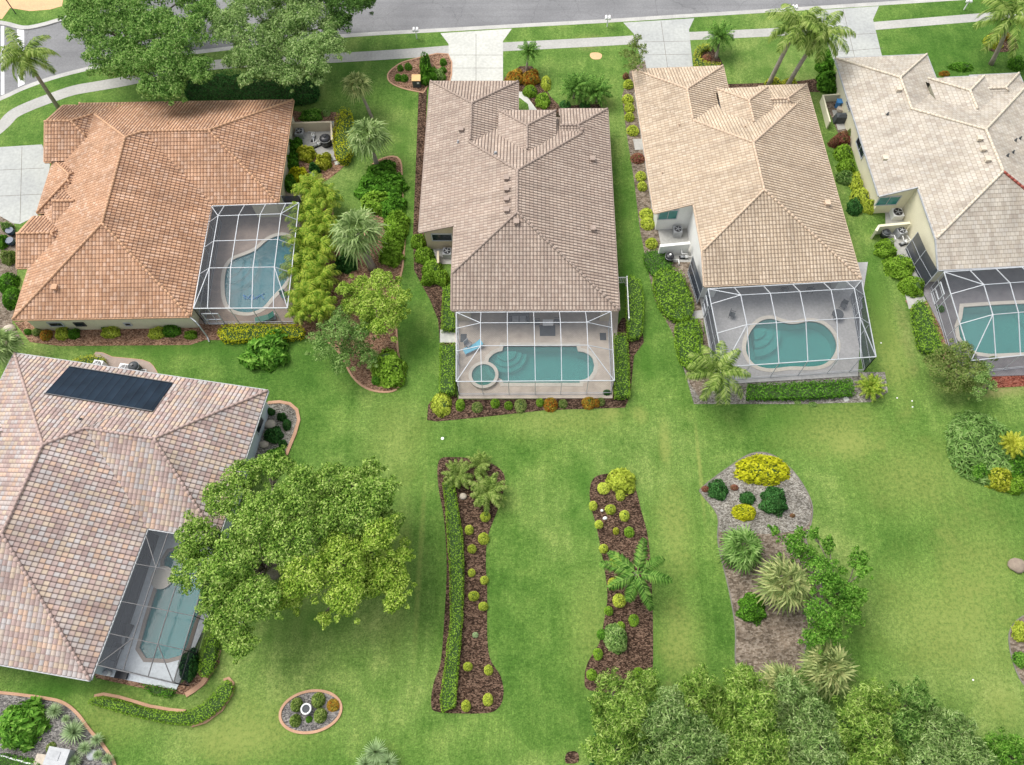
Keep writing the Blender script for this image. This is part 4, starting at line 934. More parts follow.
# ------------------------------------------------------------------ screened pool cages
def cage(name, label, TL, TR, BR, BL, hw, rise, ss, ts, mat='white_metal', scr='screen', side='screen_side', extra_walls=(), bw=.065, zk=.45, doors=(), backopen=True, diag=True, zpx=3.0, hip_s=(True, True), hip_t=(True, True), deckz=.1, exs='screen_side'):
    A, B_, C_, D_ = [Vector(P2(x, y, zpx)) for x, y in (TL, TR, BR, BL)]   # back-left, back-right, front-right, front-left
    c = (A+B_+C_+D_)/4; root = thing(name, label, 'pool cage', (c.x, c.y, 0))
    def q(s, t): return A*(1-s)*(1-t)+B_*s*(1-t)+C_*s*t+D_*(1-s)*t
    si0, si1, ti0, ti1 = ss[1], ss[-2], ts[1], ts[-2]
    def zz(s, t):
        v = 1
        if hip_s[0]: v = min(v, s/si0)
        if hip_s[1]: v = min(v, (1-s)/(1-si1))
        if hip_t[0]: v = min(v, t/ti0)
        if hip_t[1]: v = min(v, (1-t)/(1-ti1))
        return hw+rise*max(0, v)
    def X(s, t): p = q(s, t); return Vector((p.x, p.y, zz(s, t)))
    fr = MB(); wl = MB(); sc = MB(); sd = MB(); sx = MB()
    def seg(s0, t0, s1, t1, w=bw): fr.bar(X(s0, t0), X(s1, t1), w, w*1.15)
    for s in ss:
        for a, b in zip(ts[:-1], ts[1:]):
            seg(s, a, s, b, bw if 0 < s < 1 else bw*1.15)
    for t in ts:
        for a, b in zip(ss[:-1], ss[1:]): seg(a, t, b, t, bw*.85 if 0 < t < 1 else bw*1.15)
    if diag:
        for (s0, t0, s1, t1, ok) in ((0, 0, si0, ti0, hip_s[0] and hip_t[0]), (1, 0, si1, ti0, hip_s[1] and hip_t[0]), (0, 1, si0, ti1, hip_s[0] and hip_t[1]), (1, 1, si1, ti1, hip_s[1] and hip_t[1])):
            if ok: seg(s0, t0, s1, t1)
    for i, (a, b) in enumerate(zip(ss[:-1], ss[1:])):
        for j, (e, f) in enumerate(zip(ts[:-1], ts[1:])):
            corner = (i in (0, len(ss)-2)) and (j in (0, len(ts)-2))
            if corner and diag:
                s_in, s_out = (b, a) if i == 0 else (a, b); t_in, t_out = (f, e) if j == 0 else (e, f)
                sc.add([X(s_out, t_out), X(s_in, t_in), X(s_in, t_out)], [(0, 1, 2)]); sc.add([X(s_out, t_out), X(s_out, t_in), X(s_in, t_in)], [(0, 1, 2)])
            else: sc.add([X(a, e), X(b, e), X(b, f), X(a, f)], [(0, 1, 2, 3)])
    def wallrun(pts, is_side, tgt=None):
        for k, p in enumerate(pts):
            wl.bar((p.x, p.y, deckz), (p.x, p.y, hw), bw*.85)
        for a, b in zip(pts[:-1], pts[1:]):
            for z in (deckz+.04, zk, 1.75 if is_side else 9):
                if z < hw: wl.bar((a.x, a.y, z), (b.x, b.y, z), bw*.6)
            (tgt or (sd if is_side else sc)).add([(a.x, a.y, deckz), (b.x, b.y, deckz), (b.x, b.y, hw), (a.x, a.y, hw)], [(0, 1, 2, 3)])
    sd2 = MB(); sf = MB()
    wallrun([q(s, 1) for s in ss], False, sf); wallrun([q(0, t) for t in ts], True); wallrun([q(1, t) for t in ts], True, sd2)
    if not backopen: wallrun([q(s, 0) for s in ss], False)
    for w in extra_walls: wallrun([Vector(P2(x, y, 3.0)) for x, y in w], True, sx)
    fr.build('roof_frame', M[mat], root); wl.build('wall_frame', M[mat], root)
    sc.build('screen', M[scr], root); sd.build('side_screen', M[side], root); sd2.build('side_screen', M[side], root); sf.build('front_screen', M[scr], root)
    if sx.v: sx.build('side_screen', M[exs], root)
    for s0, s1, edge in doors:
        m = MB()
        if edge == 'F': a, b = q(s0, 1), q(s1, 1); o = Vector((0, -.04))
        elif edge == 'L': a, b = q(0, s0), q(0, s1); o = Vector((-.04, 0))
        else: a, b = q(1, s0), q(1, s1); o = Vector((.04, 0))
        a = a+o; b = b+o
        for z in (deckz+.08, 1.0, 2.1): m.bar((a.x, a.y, z), (b.x, b.y, z), .09)
        for p in (a, b): m.bar((p.x, p.y, deckz+.04), (p.x, p.y, 2.14), .09)
        d = m.build('screen_door', M[mat], root); h = MB(); p = a*.85+b*.15; h.box((p.x+o.x*1.5, p.y+o.y*1.5, 1.05), (.1, .1, .14)); h.build('handle', M['grey'], d)
    return root
sB = [0, .16, .33, .5, .667, .835, 1]
cage('screen_pool_cage', 'white framed screen cage over the rounded pool in front of the brown roofed house', (456.2, 312.4), (611, 311.6), (614.4, 380.6), (456.2, 381.6), 3.0, 1.0, sB, [0, .24, .57, 1], scr='screen', side='screen', doors=((.40, .55, 'L'),), bw=.06)
cage('screen_pool_cage', 'white framed screen cage with bent beams before the beige roofed house', (708, 289), (861.5, 280.5), (876, 356.8), (724, 367), 3.0, 1.3, [0, .17, .36, .55, .75, .90, 1], [0, .2, .58, 1], side='screen_dark', doors=((.02, .16, 'L'), (.15, .3, 'R')), extra_walls=[[(693, 256), (703, 288)]])
cage('screen_pool_cage', 'white framed screen cage over dark paving before the pale roofed house', (944, 272), (1106, 262), (1124, 345), (971.2, 360.6), 3.0, 1.3, [0, .16, .32, .48, .64, .82, 1], [0, .26, .60, 1], side='screen', doors=((.06, .2, 'L'),), extra_walls=[[(918, 232), (926, 250), (938, 271)]])
cage('screen_pool_cage', 'white framed screen cage over the kidney pool beside the terracotta roof', (211.4, 206.2), (299, 203), (287.5, 308), (193.5, 308.5), 3.0, 1.0, [0, .15, .38, .62, .85, 1], [0, .17, .42, .68, 1], side='screen', extra_walls=[[(281, 195.8), (299, 195.8), (299, 203)]], doors=((.05, .22, 'F'),))
cage('screen_pool_cage', 'dark bronze framed screen cage beside the multicoloured roof, half under the large tree', (143.5, 528), (216, 540), (173, 683), (97, 665), 2.95, .12, [0, .34, .67, 1], [0, .27, .55, .78, 1], mat='dark_metal', scr='screen', side='screen_dark', bw=.06, doors=((.30, .45, 'R'),))
# ------------------------------------------------------------------ vegetation
def rngs(seed): return np.random.default_rng(seed)
def leaf_faces(c, nrm, rng, ln, wd, up=.25):
    """diamond leaves: centres c (N,3), outward normals nrm; returns verts, faces"""
    n = len(c)
    r = rng.normal(size=(n, 3)); nn = nrm+.55*r+np.array([0, 0, up]); nn /= np.linalg.norm(nn, axis=1)[:, None]+1e-9
    t = rng.normal(size=(n, 3)); t -= (t*nn).sum(1)[:, None]*nn; t /= np.linalg.norm(t, axis=1)[:, None]+1e-9
    b = np.cross(nn, t); l = (ln*(.7+.6*rng.random(n)))[:, None]; w = (wd*(.7+.6*rng.random(n)))[:, None]
    v = np.stack([c-t*l*.5, c-b*w*.5+t*l*.05, c+t*l*.5-nn*l*.12, c+b*w*.5+t*l*.05], 1).reshape(-1, 3)
    return v, np.arange(n*4).reshape(-1, 4)
def sph(rng, n): 
    d = rng.normal(size=(n, 3)); return d/np.linalg.norm(d, axis=1)[:, None]
def lump(d, k, seed):
    r = rngs(seed); out = np.zeros(len(d))
    for _ in range(6):
        w = r.normal(size=3)*k; out += np.sin(d @ w+r.random()*6.28)
    return out/6
def core_mesh(rx, seed, nu=16, nv=8, zs=1.0, lumps=.2, r=.8):
    vs = []; 
    for j in range(nv+1):
        th = pi*j/nv
        for i in range(nu): vs.append((sin(th)*cos(2*pi*i/nu), sin(th)*sin(2*pi*i/nu), cos(th)))
    d = np.array(vs); rr = r*(1+lumps*lump(d, 2.5, seed)); v = d*rr[:, None]
    fs = [(j*nu+i, (j+1)*nu+i, (j+1)*nu+(i+1) % nu, j*nu+(i+1) % nu) for j in range(nv) for i in range(nu)]
    return v, fs
_sh = {}
def shrub_mesh(mat, size, var=0):
    """unit shrub (radius 1, height about 1, base at z=0), two materials"""
    key = (mat, size, var)
    if key in _sh: return _sh[key]
    rng = rngs(hash(size) % 97+var*13+11 if False else {'s': 3, 'm': 5, 'l': 9, 'b': 14, 't': 21, 'f': 33}[size]+var*13)
    n, ll, wd, lum, lk = {'s': (520, .26, .15, .06, 2.5), 'm': (1300, .22, .12, .30, 4.2), 'l': (2800, .14, .08, .34, 5.0), 'b': (1100, .34, .14, .42, 4.5), 't': (1700, .16, .09, .12, 5), 'f': (3400, .20, .035, .16, 3)}[size]
    d = sph(rng, n); d[:, 2] = np.abs(d[:, 2])*1.0-.12
    rr = (1+lum*lump(d, lk, 5+var))*(1-(.3 if size != 's' else .15)*rng.random(n)**2)
    c = d*rr[:, None]*np.array([.94, .94, .92]); c[:, 2] = np.maximum(c[:, 2], .03)
    v, f = leaf_faces(c, d, rng, ll, wd, {'s': 1.1, 't': .6}.get(size, .45))
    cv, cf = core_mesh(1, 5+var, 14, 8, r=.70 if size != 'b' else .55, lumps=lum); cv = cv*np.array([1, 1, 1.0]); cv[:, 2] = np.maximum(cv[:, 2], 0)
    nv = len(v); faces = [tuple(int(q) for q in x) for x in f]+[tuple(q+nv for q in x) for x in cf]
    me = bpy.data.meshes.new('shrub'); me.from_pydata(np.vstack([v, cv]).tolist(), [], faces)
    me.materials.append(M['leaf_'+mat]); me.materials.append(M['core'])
    me.polygons.foreach_set('material_index', np.array([0]*len(f)+[1]*len(cf), dtype=np.int32)); me.update()
    _sh[key] = me; return me
_rz = random.Random(3)
_leafy = 'clipped'
def shrub(px, py, rx, ry, h, mat, label, size=None, cat='shrub', group=None, name=None, rot=None, var=None):
    rx *= 1.12; ry *= 1.12; s = mpp(px, py, h*.5); size = size or ('s' if rx < 7 else 'm' if rx < 15 else 'l')
    p = P(px, py, h*.45)
    o = bpy.data.objects.new(name or {'croton': 'croton', 'red': 'shrub'}.get(mat, 'shrub'), shrub_mesh(mat, size, var if var is not None else _rz.randint(0, 2))); COL.objects.link(o)
    o.location = (p.x, p.y, 0); o.scale = (rx*s, ry*s*1.08, h)
    o.rotation_euler = (0, 0, rot if rot is not None else 0.0)
    if group and 'clipped' in group: k_ = 1+_rz.uniform(-.09, .12); o.scale = (o.scale[0]*k_, o.scale[1]*(1+_rz.uniform(-.1, .1)), h*_rz.uniform(.7, 1.15))
    return tag(o, label, cat, group)
def in_poly(pts, poly):
    x, y = pts[:, 0], pts[:, 1]; ins = np.zeros(len(pts), bool); k = len(poly)
    for i in range(k):
        (x1, y1), (x2, y2) = poly[i], poly[(i+1) % k]
        c = ((y1 > y) != (y2 > y)) & (x < (x2-x1)*(y-y1)/((y2-y1) if y2 != y1 else 1e-9)+x1); ins ^= c
    return ins
def edge_dist(pts, poly):
    d = np.full(len(pts), 1e9); k = len(poly)
    for i in range(k):
        a = np.array(poly[i]); b = np.array(poly[(i+1) % k]); ab = b-a; t = np.clip(((pts-a) @ ab)/(ab @ ab+1e-9), 0, 1)
        d = np.minimum(d, np.linalg.norm(pts-(a+t[:, None]*ab), axis=1))
    return d
def mass(name, pts, h, mat, label, cat='hedge', sm=0, dens=60, ln=.16, wd=.09, boxy=True, lum=.12, rnd=.35, group=None, zpx=None):
    """clipped hedge or planted mass over a picture polygon"""
    z = h*.8 if zpx is None else zpx
    poly = ccw(pxpoly(pts, z, sm)); c = footc(poly); rng = rngs(int(abs(pts[0][0]*7+pts[0][1]*3)))
    a = np.array(poly); lo, hi = a.min(0), a.max(0); A = abs(area2(poly)); nt_ = int(A*dens)+40
    p = lo+(hi-lo)*rng.random((int(nt_*((hi-lo).prod()/A))+10, 2)); p = p[in_poly(p, poly)]; ed = edge_dist(p, poly)
    q3 = np.column_stack([p, np.zeros(len(p))]); lm = lump(q3, 1.7, 4)+.6*lump(q3, 4.0, 8)
    zt = h*(1-(.45 if not boxy else .12)*np.exp(-ed/rnd))*(1+lum*lm)-.1*rng.random(len(p))*h
    cen = np.column_stack([p, zt]); nr = np.zeros_like(cen); nr[:, 2] = 1
    # sides
    per = [(poly[i], poly[(i+1) % len(poly)]) for i in range(len(poly))]; SC_, SN = [], []
    for (x1, y1), (x2, y2) in per:
        l = hypot(x2-x1, y2-y1)
        if l < 1e-4: continue
        k = int(l*h*dens*.8)+1; t = rng.random(k); zz_ = h*.95*rng.random(k); o = (rng.random(k)-.5)*.12
        nx, ny = (y2-y1)/l, -(x2-x1)/l
        SC_.append(np.column_stack([x1+(x2-x1)*t+nx*o, y1+(y2-y1)*t+ny*o, zz_])); SN.append(np.tile([nx, ny, .2], (k, 1)))
    cen = np.vstack([cen]+SC_); nr = np.vstack([nr]+SN)
    v, f = leaf_faces(cen, nr, rng, ln, wd)
    ip = inset(poly, min(.12, .2)); flat, tf = tess(ip); k = len(ip); n0 = len(v)
    cv = [(x, y, h*.58) for x, y in [(q.x, q.y) for q in flat]]+[(q.x, q.y, 0) for q in flat]
    fs = flip_up(cv, tf)+[(i, (i+1) % k, k+(i+1) % k, k+i) for i in range(k)]
    faces = [tuple(int(q) for q in x) for x in f]+[tuple(q+n0 for q in x) for x in fs]
    o = obj(name, np.vstack([v, np.array(cv)]), faces, [M['leaf_'+mat], M['core']], None, fm=[0]*len(f)+[1]*len(fs), origin=c)
    return tag(o, label, cat, group)
def tree(name, label, lobes, mat, trunk_px, zc=6.5, ln=.34, wd=.17, dens=34, group=None, flat=.75, zvar=1.4, sub=9, cat='tree', seed=1, trunk_r=.28, mats2=None):
    """lobes: picture circles (px,py,r) of the crown; each becomes several leaf clumps round its own limb"""
    ln *= .74; wd *= .70; dens *= 1.75; lobes = [(x_, y_, r_*1.1) for x_, y_, r_ in lobes]
    rng = rngs(seed); tx, ty = P2(trunk_px[0], trunk_px[1], 0); root = thing(name, label, cat, (tx, ty, 0), group)
    cs, rs = [], []
    for (px, py, r) in lobes:
        z = zc+zvar*(rng.random()-.5)*1.6
        p = P(px, py, z); s = mpp(px, py, z); R_ = r*s
        cs.append((p.x, p.y, z)); rs.append(R_*.70)
        for k in range(sub):
            a = 2*pi*(k+rng.random())/sub; el = rng.random()*.9-.25; q = R_*.60*(.75+.35*rng.random())
            cs.append((p.x+cos(a)*cos(el)*q, p.y+sin(a)*cos(el)*q, z+sin(el)*q*flat)); rs.append(R_*(.27+.2*rng.random()))
    V, Fs, n0 = [], [], 0
    # small twig clumps that roughen the outline
    for i in range(len(cs)):
        if i % (sub+1) == 0:
            for _ in range(3):
                a = rng.random()*6.283; R0 = rs[i]/.70; q = R0*(.95+.22*rng.random()); cs.append((cs[i][0]+cos(a)*q, cs[i][1]+sin(a)*q, cs[i][2]-.3*R0*rng.random())); rs.append(R0*(.13+.10*rng.random()))
    for (c, r) in zip(cs, rs):
        k = int(dens*4*pi*r*r*.55)+12; d = sph(rng, k); d[:, 2] = np.where(d[:, 2] < -.35, -d[:, 2], d[:, 2])
        rr = r*(1+.34*lump(d, 4.5, int(rng.integers(99))))*(1-.42*rng.random(k)**1.5)
        cc = np.array(c)+d*rr[:, None]*np.array([1, 1, flat]); v, f = leaf_faces(cc, d, rng, ln, wd, .1)
        V.append(v); Fs.append(f+n0); n0 += len(v)
    crown = obj('crown', np.vstack(V), np.vstack(Fs), M['leaf_'+mat], root)
    hub = Vector((tx, ty, zc*.38)); m = MB()
    m.tube([(tx, ty, -.02), (tx+.05, ty, .5), (tx, ty+.05, zc*.2), hub], [trunk_r*1.35, trunk_r, trunk_r*.9, trunk_r*.8], 10)
    for i, (px, py, r) in enumerate(lobes):
        e = Vector(cs[i*(sub+1)]); mid = hub.lerp(e, .5)+Vector((rng.random()-.5, rng.random()-.5, .3))*.8
        m.tube([hub-Vector((0, 0, .1)), mid, e], [trunk_r*.55, trunk_r*.32, .05], 6)
        for j in range(1, sub+1):
            m.tube([mid.lerp(e, .6), Vector(cs[i*(sub+1)+j])], [trunk_r*.16, .025], 4)
    m.build('trunk', M['bark'], root, smooth=True)
    return root
# ---- palms
def blades_fan(rng, nfr, pet, fan, el0, el1, droop, wdt=.05):
    """costapalmate crown (sabal/fan): returns verts, faces (quads)"""
    V, Fc = [], []
    for i in range(nfr):
        az = 2.399963*i+rng.random()*.4; tt = (i+.5)/nfr; el = el0+(el1-el0)*tt+(rng.random()-.5)*.15
        d = np.array([cos(az)*cos(el), sin(az)*cos(el), sin(el)]); side = np.array([-sin(az), cos(az), 0]); nor = np.cross(d, side)
        pl = pet*(.8+.4*rng.random()); base = d*pl
        s0 = side*.03; V += [(-s0), s0, base+s0, base-s0]; n = len(V); Fc.append((n-4, n-3, n-2, n-1))
        nb = 15
        for b in range(nb):
            a = (b/(nb-1)-.5)*radians(235); ln_ = fan*(.72+.28*cos(a*.6))*(.85+.3*rng.random())
            bd = d*cos(a)+side*sin(a); 
            t1 = base+bd*ln_*.55+nor*-.0; t2 = base+bd*ln_*.96+np.array([0, 0, -1])*ln_*droop*(.6+.8*rng.random())
            pw = np.cross(bd, nor); pw /= np.linalg.norm(pw)+1e-9
            V += [base-pw*wdt*.3, base+pw*wdt*.3, t1+pw*wdt, t1-pw*wdt, t2+pw*wdt*.15, t2-pw*wdt*.15]; n = len(V)
            Fc.append((n-6, n-5, n-4, n-3)); Fc.append((n-3, n-4, n-2, n-1))
    return np.array(V), Fc
def fronds_feather(rng, nfr, Lf, el0, el1, droop, leaf=.55, wdt=.045, nl=22, spread=1.0):
    V, Fc = [], []
    for i in range(nfr):
        az = 2.399963*i+rng.random()*.5; tt = (i+.5)/nfr; el = el0+(el1-el0)*tt+(rng.random()-.5)*.2; L_ = Lf*(.8+.35*rng.random())
        h = np.array([cos(az), sin(az), 0]); side = np.array([-sin(az), cos(az), 0]); pts = []
        p = np.array([0, 0, 0.]); e = el
        ns = nl
        for k in range(ns+1):
            pts.append(p.copy()); e2 = el-droop*(k/ns)**1.3; p = p+(h*cos(e2)+np.array([0, 0, 1])*sin(e2))*L_/ns
        for k in range(ns):
            a, b = pts[k], pts[k+1]; w = .03*(1-k/ns)+.008; V += [a-side*w, a+side*w, b+side*w, b-side*w]; n = len(V); Fc.append((n-4, n-3, n-2, n-1))
            t = k/ns
            if t < .10: continue
            ll = leaf*sin(pi*min(.97, .16+.80*t))**.6*(.85+.3*rng.random()); dr = (b-a)/np.linalg.norm(b-a)
            for sgn in (-1, 1):
                dv = side*sgn*.85*spread+dr*.55+np.array([0, 0, -.15-.35*rng.random()]); dv /= np.linalg.norm(dv)
                mid = a+dv*ll*.5; tip = a+dv*ll*.95+np.array([0, 0, -ll*.28]); 
                V += [a-dr*wdt*.4, a+dr*wdt*.4, mid+dr*wdt, mid-dr*wdt, tip+dr*wdt*.2, tip-dr*wdt*.2]; n = len(V); Fc.append((n-6, n-5, n-4, n-3)); Fc.append((n-3, n-4, n-2, n-1))
    return np.array(V), Fc
def rosette(rng, n_, Lf, wdt, el0, el1):
    V, Fc = [], []
    for i in range(n_):
        az = 2.399963*i; tt = (i+.5)/n_; el = el0+(el1-el0)*tt; L_ = Lf*(.85+.25*rng.random())
        h = np.array([cos(az)*cos(el), sin(az)*cos(el), sin(el)]); s = np.array([-sin(az), cos(az), 0])*wdt
        a = h*.03; b = h*L_*.45; c = h*L_+np.array([0, 0, -.06*L_])
        V += [a-s*.6, a+s*.6, b+s, b-s, c+s*.1, c-s*.1]; n = len(V); Fc.append((n-6, n-5, n-4, n-3)); Fc.append((n-3, n-4, n-2, n-1))
    return np.array(V), Fc
_cr = {}
def crown_mesh(kind, mat, var=0):
    k = (kind, mat, var)
    if k in _cr: return _cr[k]
    r = rngs({'fan': 1, 'queen': 2, 'areca': 3, 'sago': 4, 'agave': 5, 'coconut': 6, 'date': 7, 'spread': 8}[kind]*10+var)
    if kind == 'fan': v, f = blades_fan(r, 26, .62, .78, -.45, 1.35, .42, .045)
    elif kind == 'queen': v, f = fronds_feather(r, 16, 2.0, -.1, 1.15, 1.6, .46, .036, 30)
    elif kind == 'spread': v, f = fronds_feather(r, 8, 2.0, .05, .45, 1.0, .46, .036, 34)
    elif kind == 'coconut': v, f = fronds_feather(r, 18, 1.25, -.3, 1.1, 1.5, .30, .022, 34)
    elif kind == 'areca': v, f = fronds_feather(r, 24, 1.4, .3, 1.45, 1.7, .40, .030, 22)
    elif kind == 'sago': v, f = fronds_feather(r, 26, 1.3, -.05, 1.3, 1.2, .26, .024, 26)
    elif kind == 'date': v, f = fronds_feather(r, 44, 1.05, -.1, 1.3, .9, .20, .02, 22)
    elif kind == 'agave': v, f = rosette(r, 110, 1.05, .055, .0, 1.45)
    mx = np.abs(v[:, :2]).max(); v = v/np.percentile(np.hypot(v[:, 0], v[:, 1]), 98)
    me = bpy.data.meshes.new('crown'); me.from_pydata(v.tolist(), [], [tuple(q) for q in f]); me.materials.append(M['leaf_'+mat]); me.update()
    _cr[k] = me; return me
def palm(kind, mat, top, base, r, h, label, group=None, name='palm_tree', tr=.16, var=0, rz=None, zs=1.0, cat='palm tree', skirt=False):
    """top = picture place of the crown centre at height h; base = picture place of the foot"""
    t = P(top[0], top[1], h); b = P(base[0], base[1], 0); s = mpp(top[0], top[1], h)
    root = thing(name, label, cat, (b.x, b.y, 0), group)
    c = bpy.data.objects.new('crown', crown_mesh(kind, mat, var)); COL.objects.link(c); c.parent = root
    c.location = (t.x-b.x, t.y-b.y, h); c.scale = (r*s, r*s, r*s*zs); c.rotation_euler = (0, 0, rz if rz is not None else _rz.random()*6)
    if h > .5:
        m = MB(); v0 = Vector((b.x, b.y, -.02)); k = 7; pts = []; rr = []
        for i in range(k+1):
            q = i/k; p = v0.lerp(Vector((t.x, t.y, h)), q); bend = sin(pi*q)*.06*h*.5; pts.append(p-Vector((t.x-b.x, t.y-b.y, 0))*.10*sin(pi*q)); rr.append(tr*(1.35-.4*q) if i else tr*1.6)
        m.tube(pts, rr, 10); m.build('trunk', M['palm_bark'], root, smooth=True)
    return root
def c3r(pts, ox, oy, s): return [(ox+a/s, oy+b/s, r/s) for a, b, r in pts]
def px_c(pts, ox, oy, s): return [(ox+x/s, oy+y/s) for x, y in pts]

# ================= trees
tree('broadleaf_tree', 'large bright green tree overhanging the road, left of the greyer tree', [(95, 30, 26), (125, 12, 28), (152, 28, 30), (112, 55, 24), (140, 66, 24), (168, 60, 26), (188, 34, 26), (105, -8, 26), (150, -14, 30), (172, 88, 17), (84, 8, 20), (78, 22, 16), (150, 88, 14), (198, 72, 18), (192, -8, 26), (205, 12, 18)], 'oak', (140, 62), 7.0, ln=.36, wd=.18, dens=30, seed=2)
tree('broadleaf_tree', 'large grey green tree beside the road above the terracotta roof', [(232, 28, 22), (255, 48, 25), (282, 30, 26), (305, 52, 22), (305, 18, 24), (268, 68, 20), (250, 6, 22), (280, -2, 24), (316, 66, 14), (292, 76, 15), (330, 44, 18), (238, 62, 15), (330, 26, 14), (318, 80, 8), (246, 80, 9)], 'oak_grey', (278, 62), 6.8, ln=.36, wd=.16, dens=30, seed=4)
tree('broadleaf_tree', 'dark green tree at the top edge, right of the grey green tree', [(345, 6, 20), (325, -8, 22), (358, -8, 18), (300, -20, 28), (340, 22, 13), (365, 2, 12), (350, -24, 22)], 'oak_dark', (335, 24), 6.8, ln=.34, wd=.16, dens=30, seed=6)
tree('broadleaf_tree', 'large mid green tree covering the cage and corner of the multicoloured roof house', [(245, 475, 20), (222, 500, 22), (202, 538, 24), (196, 575, 20), (232, 560, 28), (262, 520, 30), (300, 492, 28), (288, 540, 30), (325, 512, 26), (352, 488, 24), (381, 494, 18), (330, 480, 18), (372, 470, 12), (340, 505, 22), (375, 515, 16), (255, 600, 25), (228, 622, 20), (243, 645, 15), (215, 600, 18), (275, 466, 16), (188, 555, 14), (362, 515, 22), (230, 590, 20), (395, 520, 10)], 'tree_green', (275, 575), 6.5, ln=.32, wd=.17, dens=34, seed=8, trunk_r=.32)
tree('broadleaf_tree', 'yellow green tree touching the right side of the large mid green tree', [(305, 575, 24), (290, 596, 16), (340, 562, 28), (372, 552, 26), (392, 575, 20), (345, 595, 22), (395, 600, 13), (378, 535, 20), (402, 556, 10), (325, 618, 8), (335, 545, 18), (372, 585, 16)], 'tree_lime', (355, 580), 6.0, ln=.30, wd=.17, dens=36, seed=10)
tree('small_tree', 'bright lime green small tree beside the palm bed right of the kidney pool', [(360, 288, 15), (382, 282, 15), (396, 299, 14), (374, 306, 19), (386, 324, 16), (353, 304, 14), (394, 314, 12), (344, 290, 10), (370, 325, 12)], 'tree_lime', (375, 318), 3.2, ln=.26, wd=.16, dens=44, seed=12, trunk_r=.12, sub=6)
tree('small_tree', 'grey green small tree above the tan edged bed, below the lime tree', [(335, 333, 17), (354, 347, 17), (324, 350, 14), (360, 332, 13), (368, 356, 11), (316, 338, 9), (341, 362, 12), (340, 318, 12)], 'sage', (345, 352), 3.0, ln=.26, wd=.12, dens=40, seed=14, trunk_r=.12, sub=6)
tree('small_tree', 'small brownish green tree at the left corner of the beige house driveway', [(633, 44, 7), (629, 55, 8), (638, 60, 8), (642, 50, 7), (632, 66, 7), (638, 38, 4)], 'mixed', (634, 70), 3.6, ln=.22, wd=.12, dens=34, seed=16, trunk_r=.08, sub=5)
tree('small_tree', 'bright green tree growing out of the brown bed beside the grey fan palms', c3r([(330, 340, 42), (370, 370, 40), (440, 330, 26), (420, 420, 60), (470, 480, 60), (500, 540, 55), (420, 560, 60), (400, 620, 45), (450, 590, 50), (530, 380, 36), (550, 420, 26), (540, 500, 34), (350, 300, 24), (395, 300, 20), (270, 290, 18)], 690, 440, 3.19), 'bright', (828, 600), 3.8, ln=.28, wd=.15, dens=36, seed=18, trunk_r=.13, sub=6)
tree('small_tree', 'large rounded shrub tree with pinkish green leaves at the corner of the dark paved cage', [(945, 358, 14), (962, 352, 14), (975, 368, 14), (955, 376, 15), (938, 370, 12), (930, 360, 8), (968, 386, 10), (948, 388, 8)], 'mixed', (955, 378), 2.6, ln=.24, wd=.14, dens=46, seed=20, trunk_r=.12, sub=6)
tree('small_tree', 'loose grey green shrub tree between the pinkish shrub and the red mulch', [(984, 378, 10), (978, 392, 8), (992, 386, 7), (986, 366, 8)], 'sage', (985, 390), 2.2, ln=.2, wd=.1, dens=36, seed=21, trunk_r=.08, sub=5)
# bottom wood: separate trees
FT = 'trees along the bottom edge of the picture'
for i, (lab, lb, mt, tp) in enumerate([
  ('feathery mid green tree just below the right mulch strip', [(612, 692, 17), (640, 690, 15), (625, 712, 18), (606, 722, 15), (640, 724, 15), (618, 745, 20), (648, 678, 9), (600, 705, 9), (598, 750, 12)], 'tree_green', (622, 730)),
  ('pale green feathery tree, second from the left in the bottom row', [(668, 716, 18), (690, 728, 20), (660, 742, 20), (645, 762, 20), (690, 756, 22), (672, 700, 10), (712, 745, 15), (655, 725, 14), (670, 770, 20)], 'oak_grey', (676, 760)),
  ('small mid green tree behind the pale feathery one, beside bare grass', [(690, 692, 14), (702, 684, 13), (712, 698, 13), (688, 706, 12), (705, 712, 14), (722, 705, 10)], 'tree_green', (703, 708)),
  ('lime tinged tree right of the bare twigs in the bottom row', [(742, 690, 17), (756, 708, 20), (735, 720, 18), (745, 678, 12), (770, 725, 18), (740, 742, 22), (765, 750, 22), (725, 760, 20), (750, 770, 20)], 'tree_green', (750, 735)),
  ('grey green tree directly below the yellowish fan palms', [(795, 706, 20), (780, 730, 20), (808, 728, 20), (822, 748, 20), (795, 755, 22), (790, 690, 14), (815, 712, 14), (830, 730, 12), (800, 775, 22)], 'oak_grey', (803, 745)),
  ('mid green tree right of the fan palms along the bottom edge', [(862, 708, 18), (845, 728, 18), (872, 735, 20), (852, 755, 20), (885, 712, 16), (872, 695, 12), (890, 756, 18), (865, 775, 20)], 'tree_green', (866, 750)),
  ('dark green tree crown where the wood meets the open lawn', [(905, 705, 14), (918, 695, 12), (925, 710, 14), (908, 726, 16), (930, 725, 14), (895, 690, 8), (912, 745, 14)], 'oak', (914, 722)),
  ('dull olive green tree at the right end of the bottom wood', [(940, 738, 18), (958, 730, 18), (948, 755, 20), (972, 750, 16), (925, 762, 18), (965, 768, 18), (938, 722, 10), (984, 764, 14), (945, 775, 20)], 'oak_grey', (950, 752)),
  ('bright green bush tree in the lower right corner', [(996, 748, 14), (1010, 758, 16), (990, 764, 12), (1018, 745, 8), (1000, 772, 14)], 'bright', (1003, 765)),
]): tree('broadleaf_tree', lab, [(x_, y_, r_*1.18) for x_, y_, r_ in lb], mt, tp, 5.0 if i < 8 else 2.6, ln=.46, wd=.10, dens=26, seed=30+i, group=FT, trunk_r=.18, zvar=1.8)
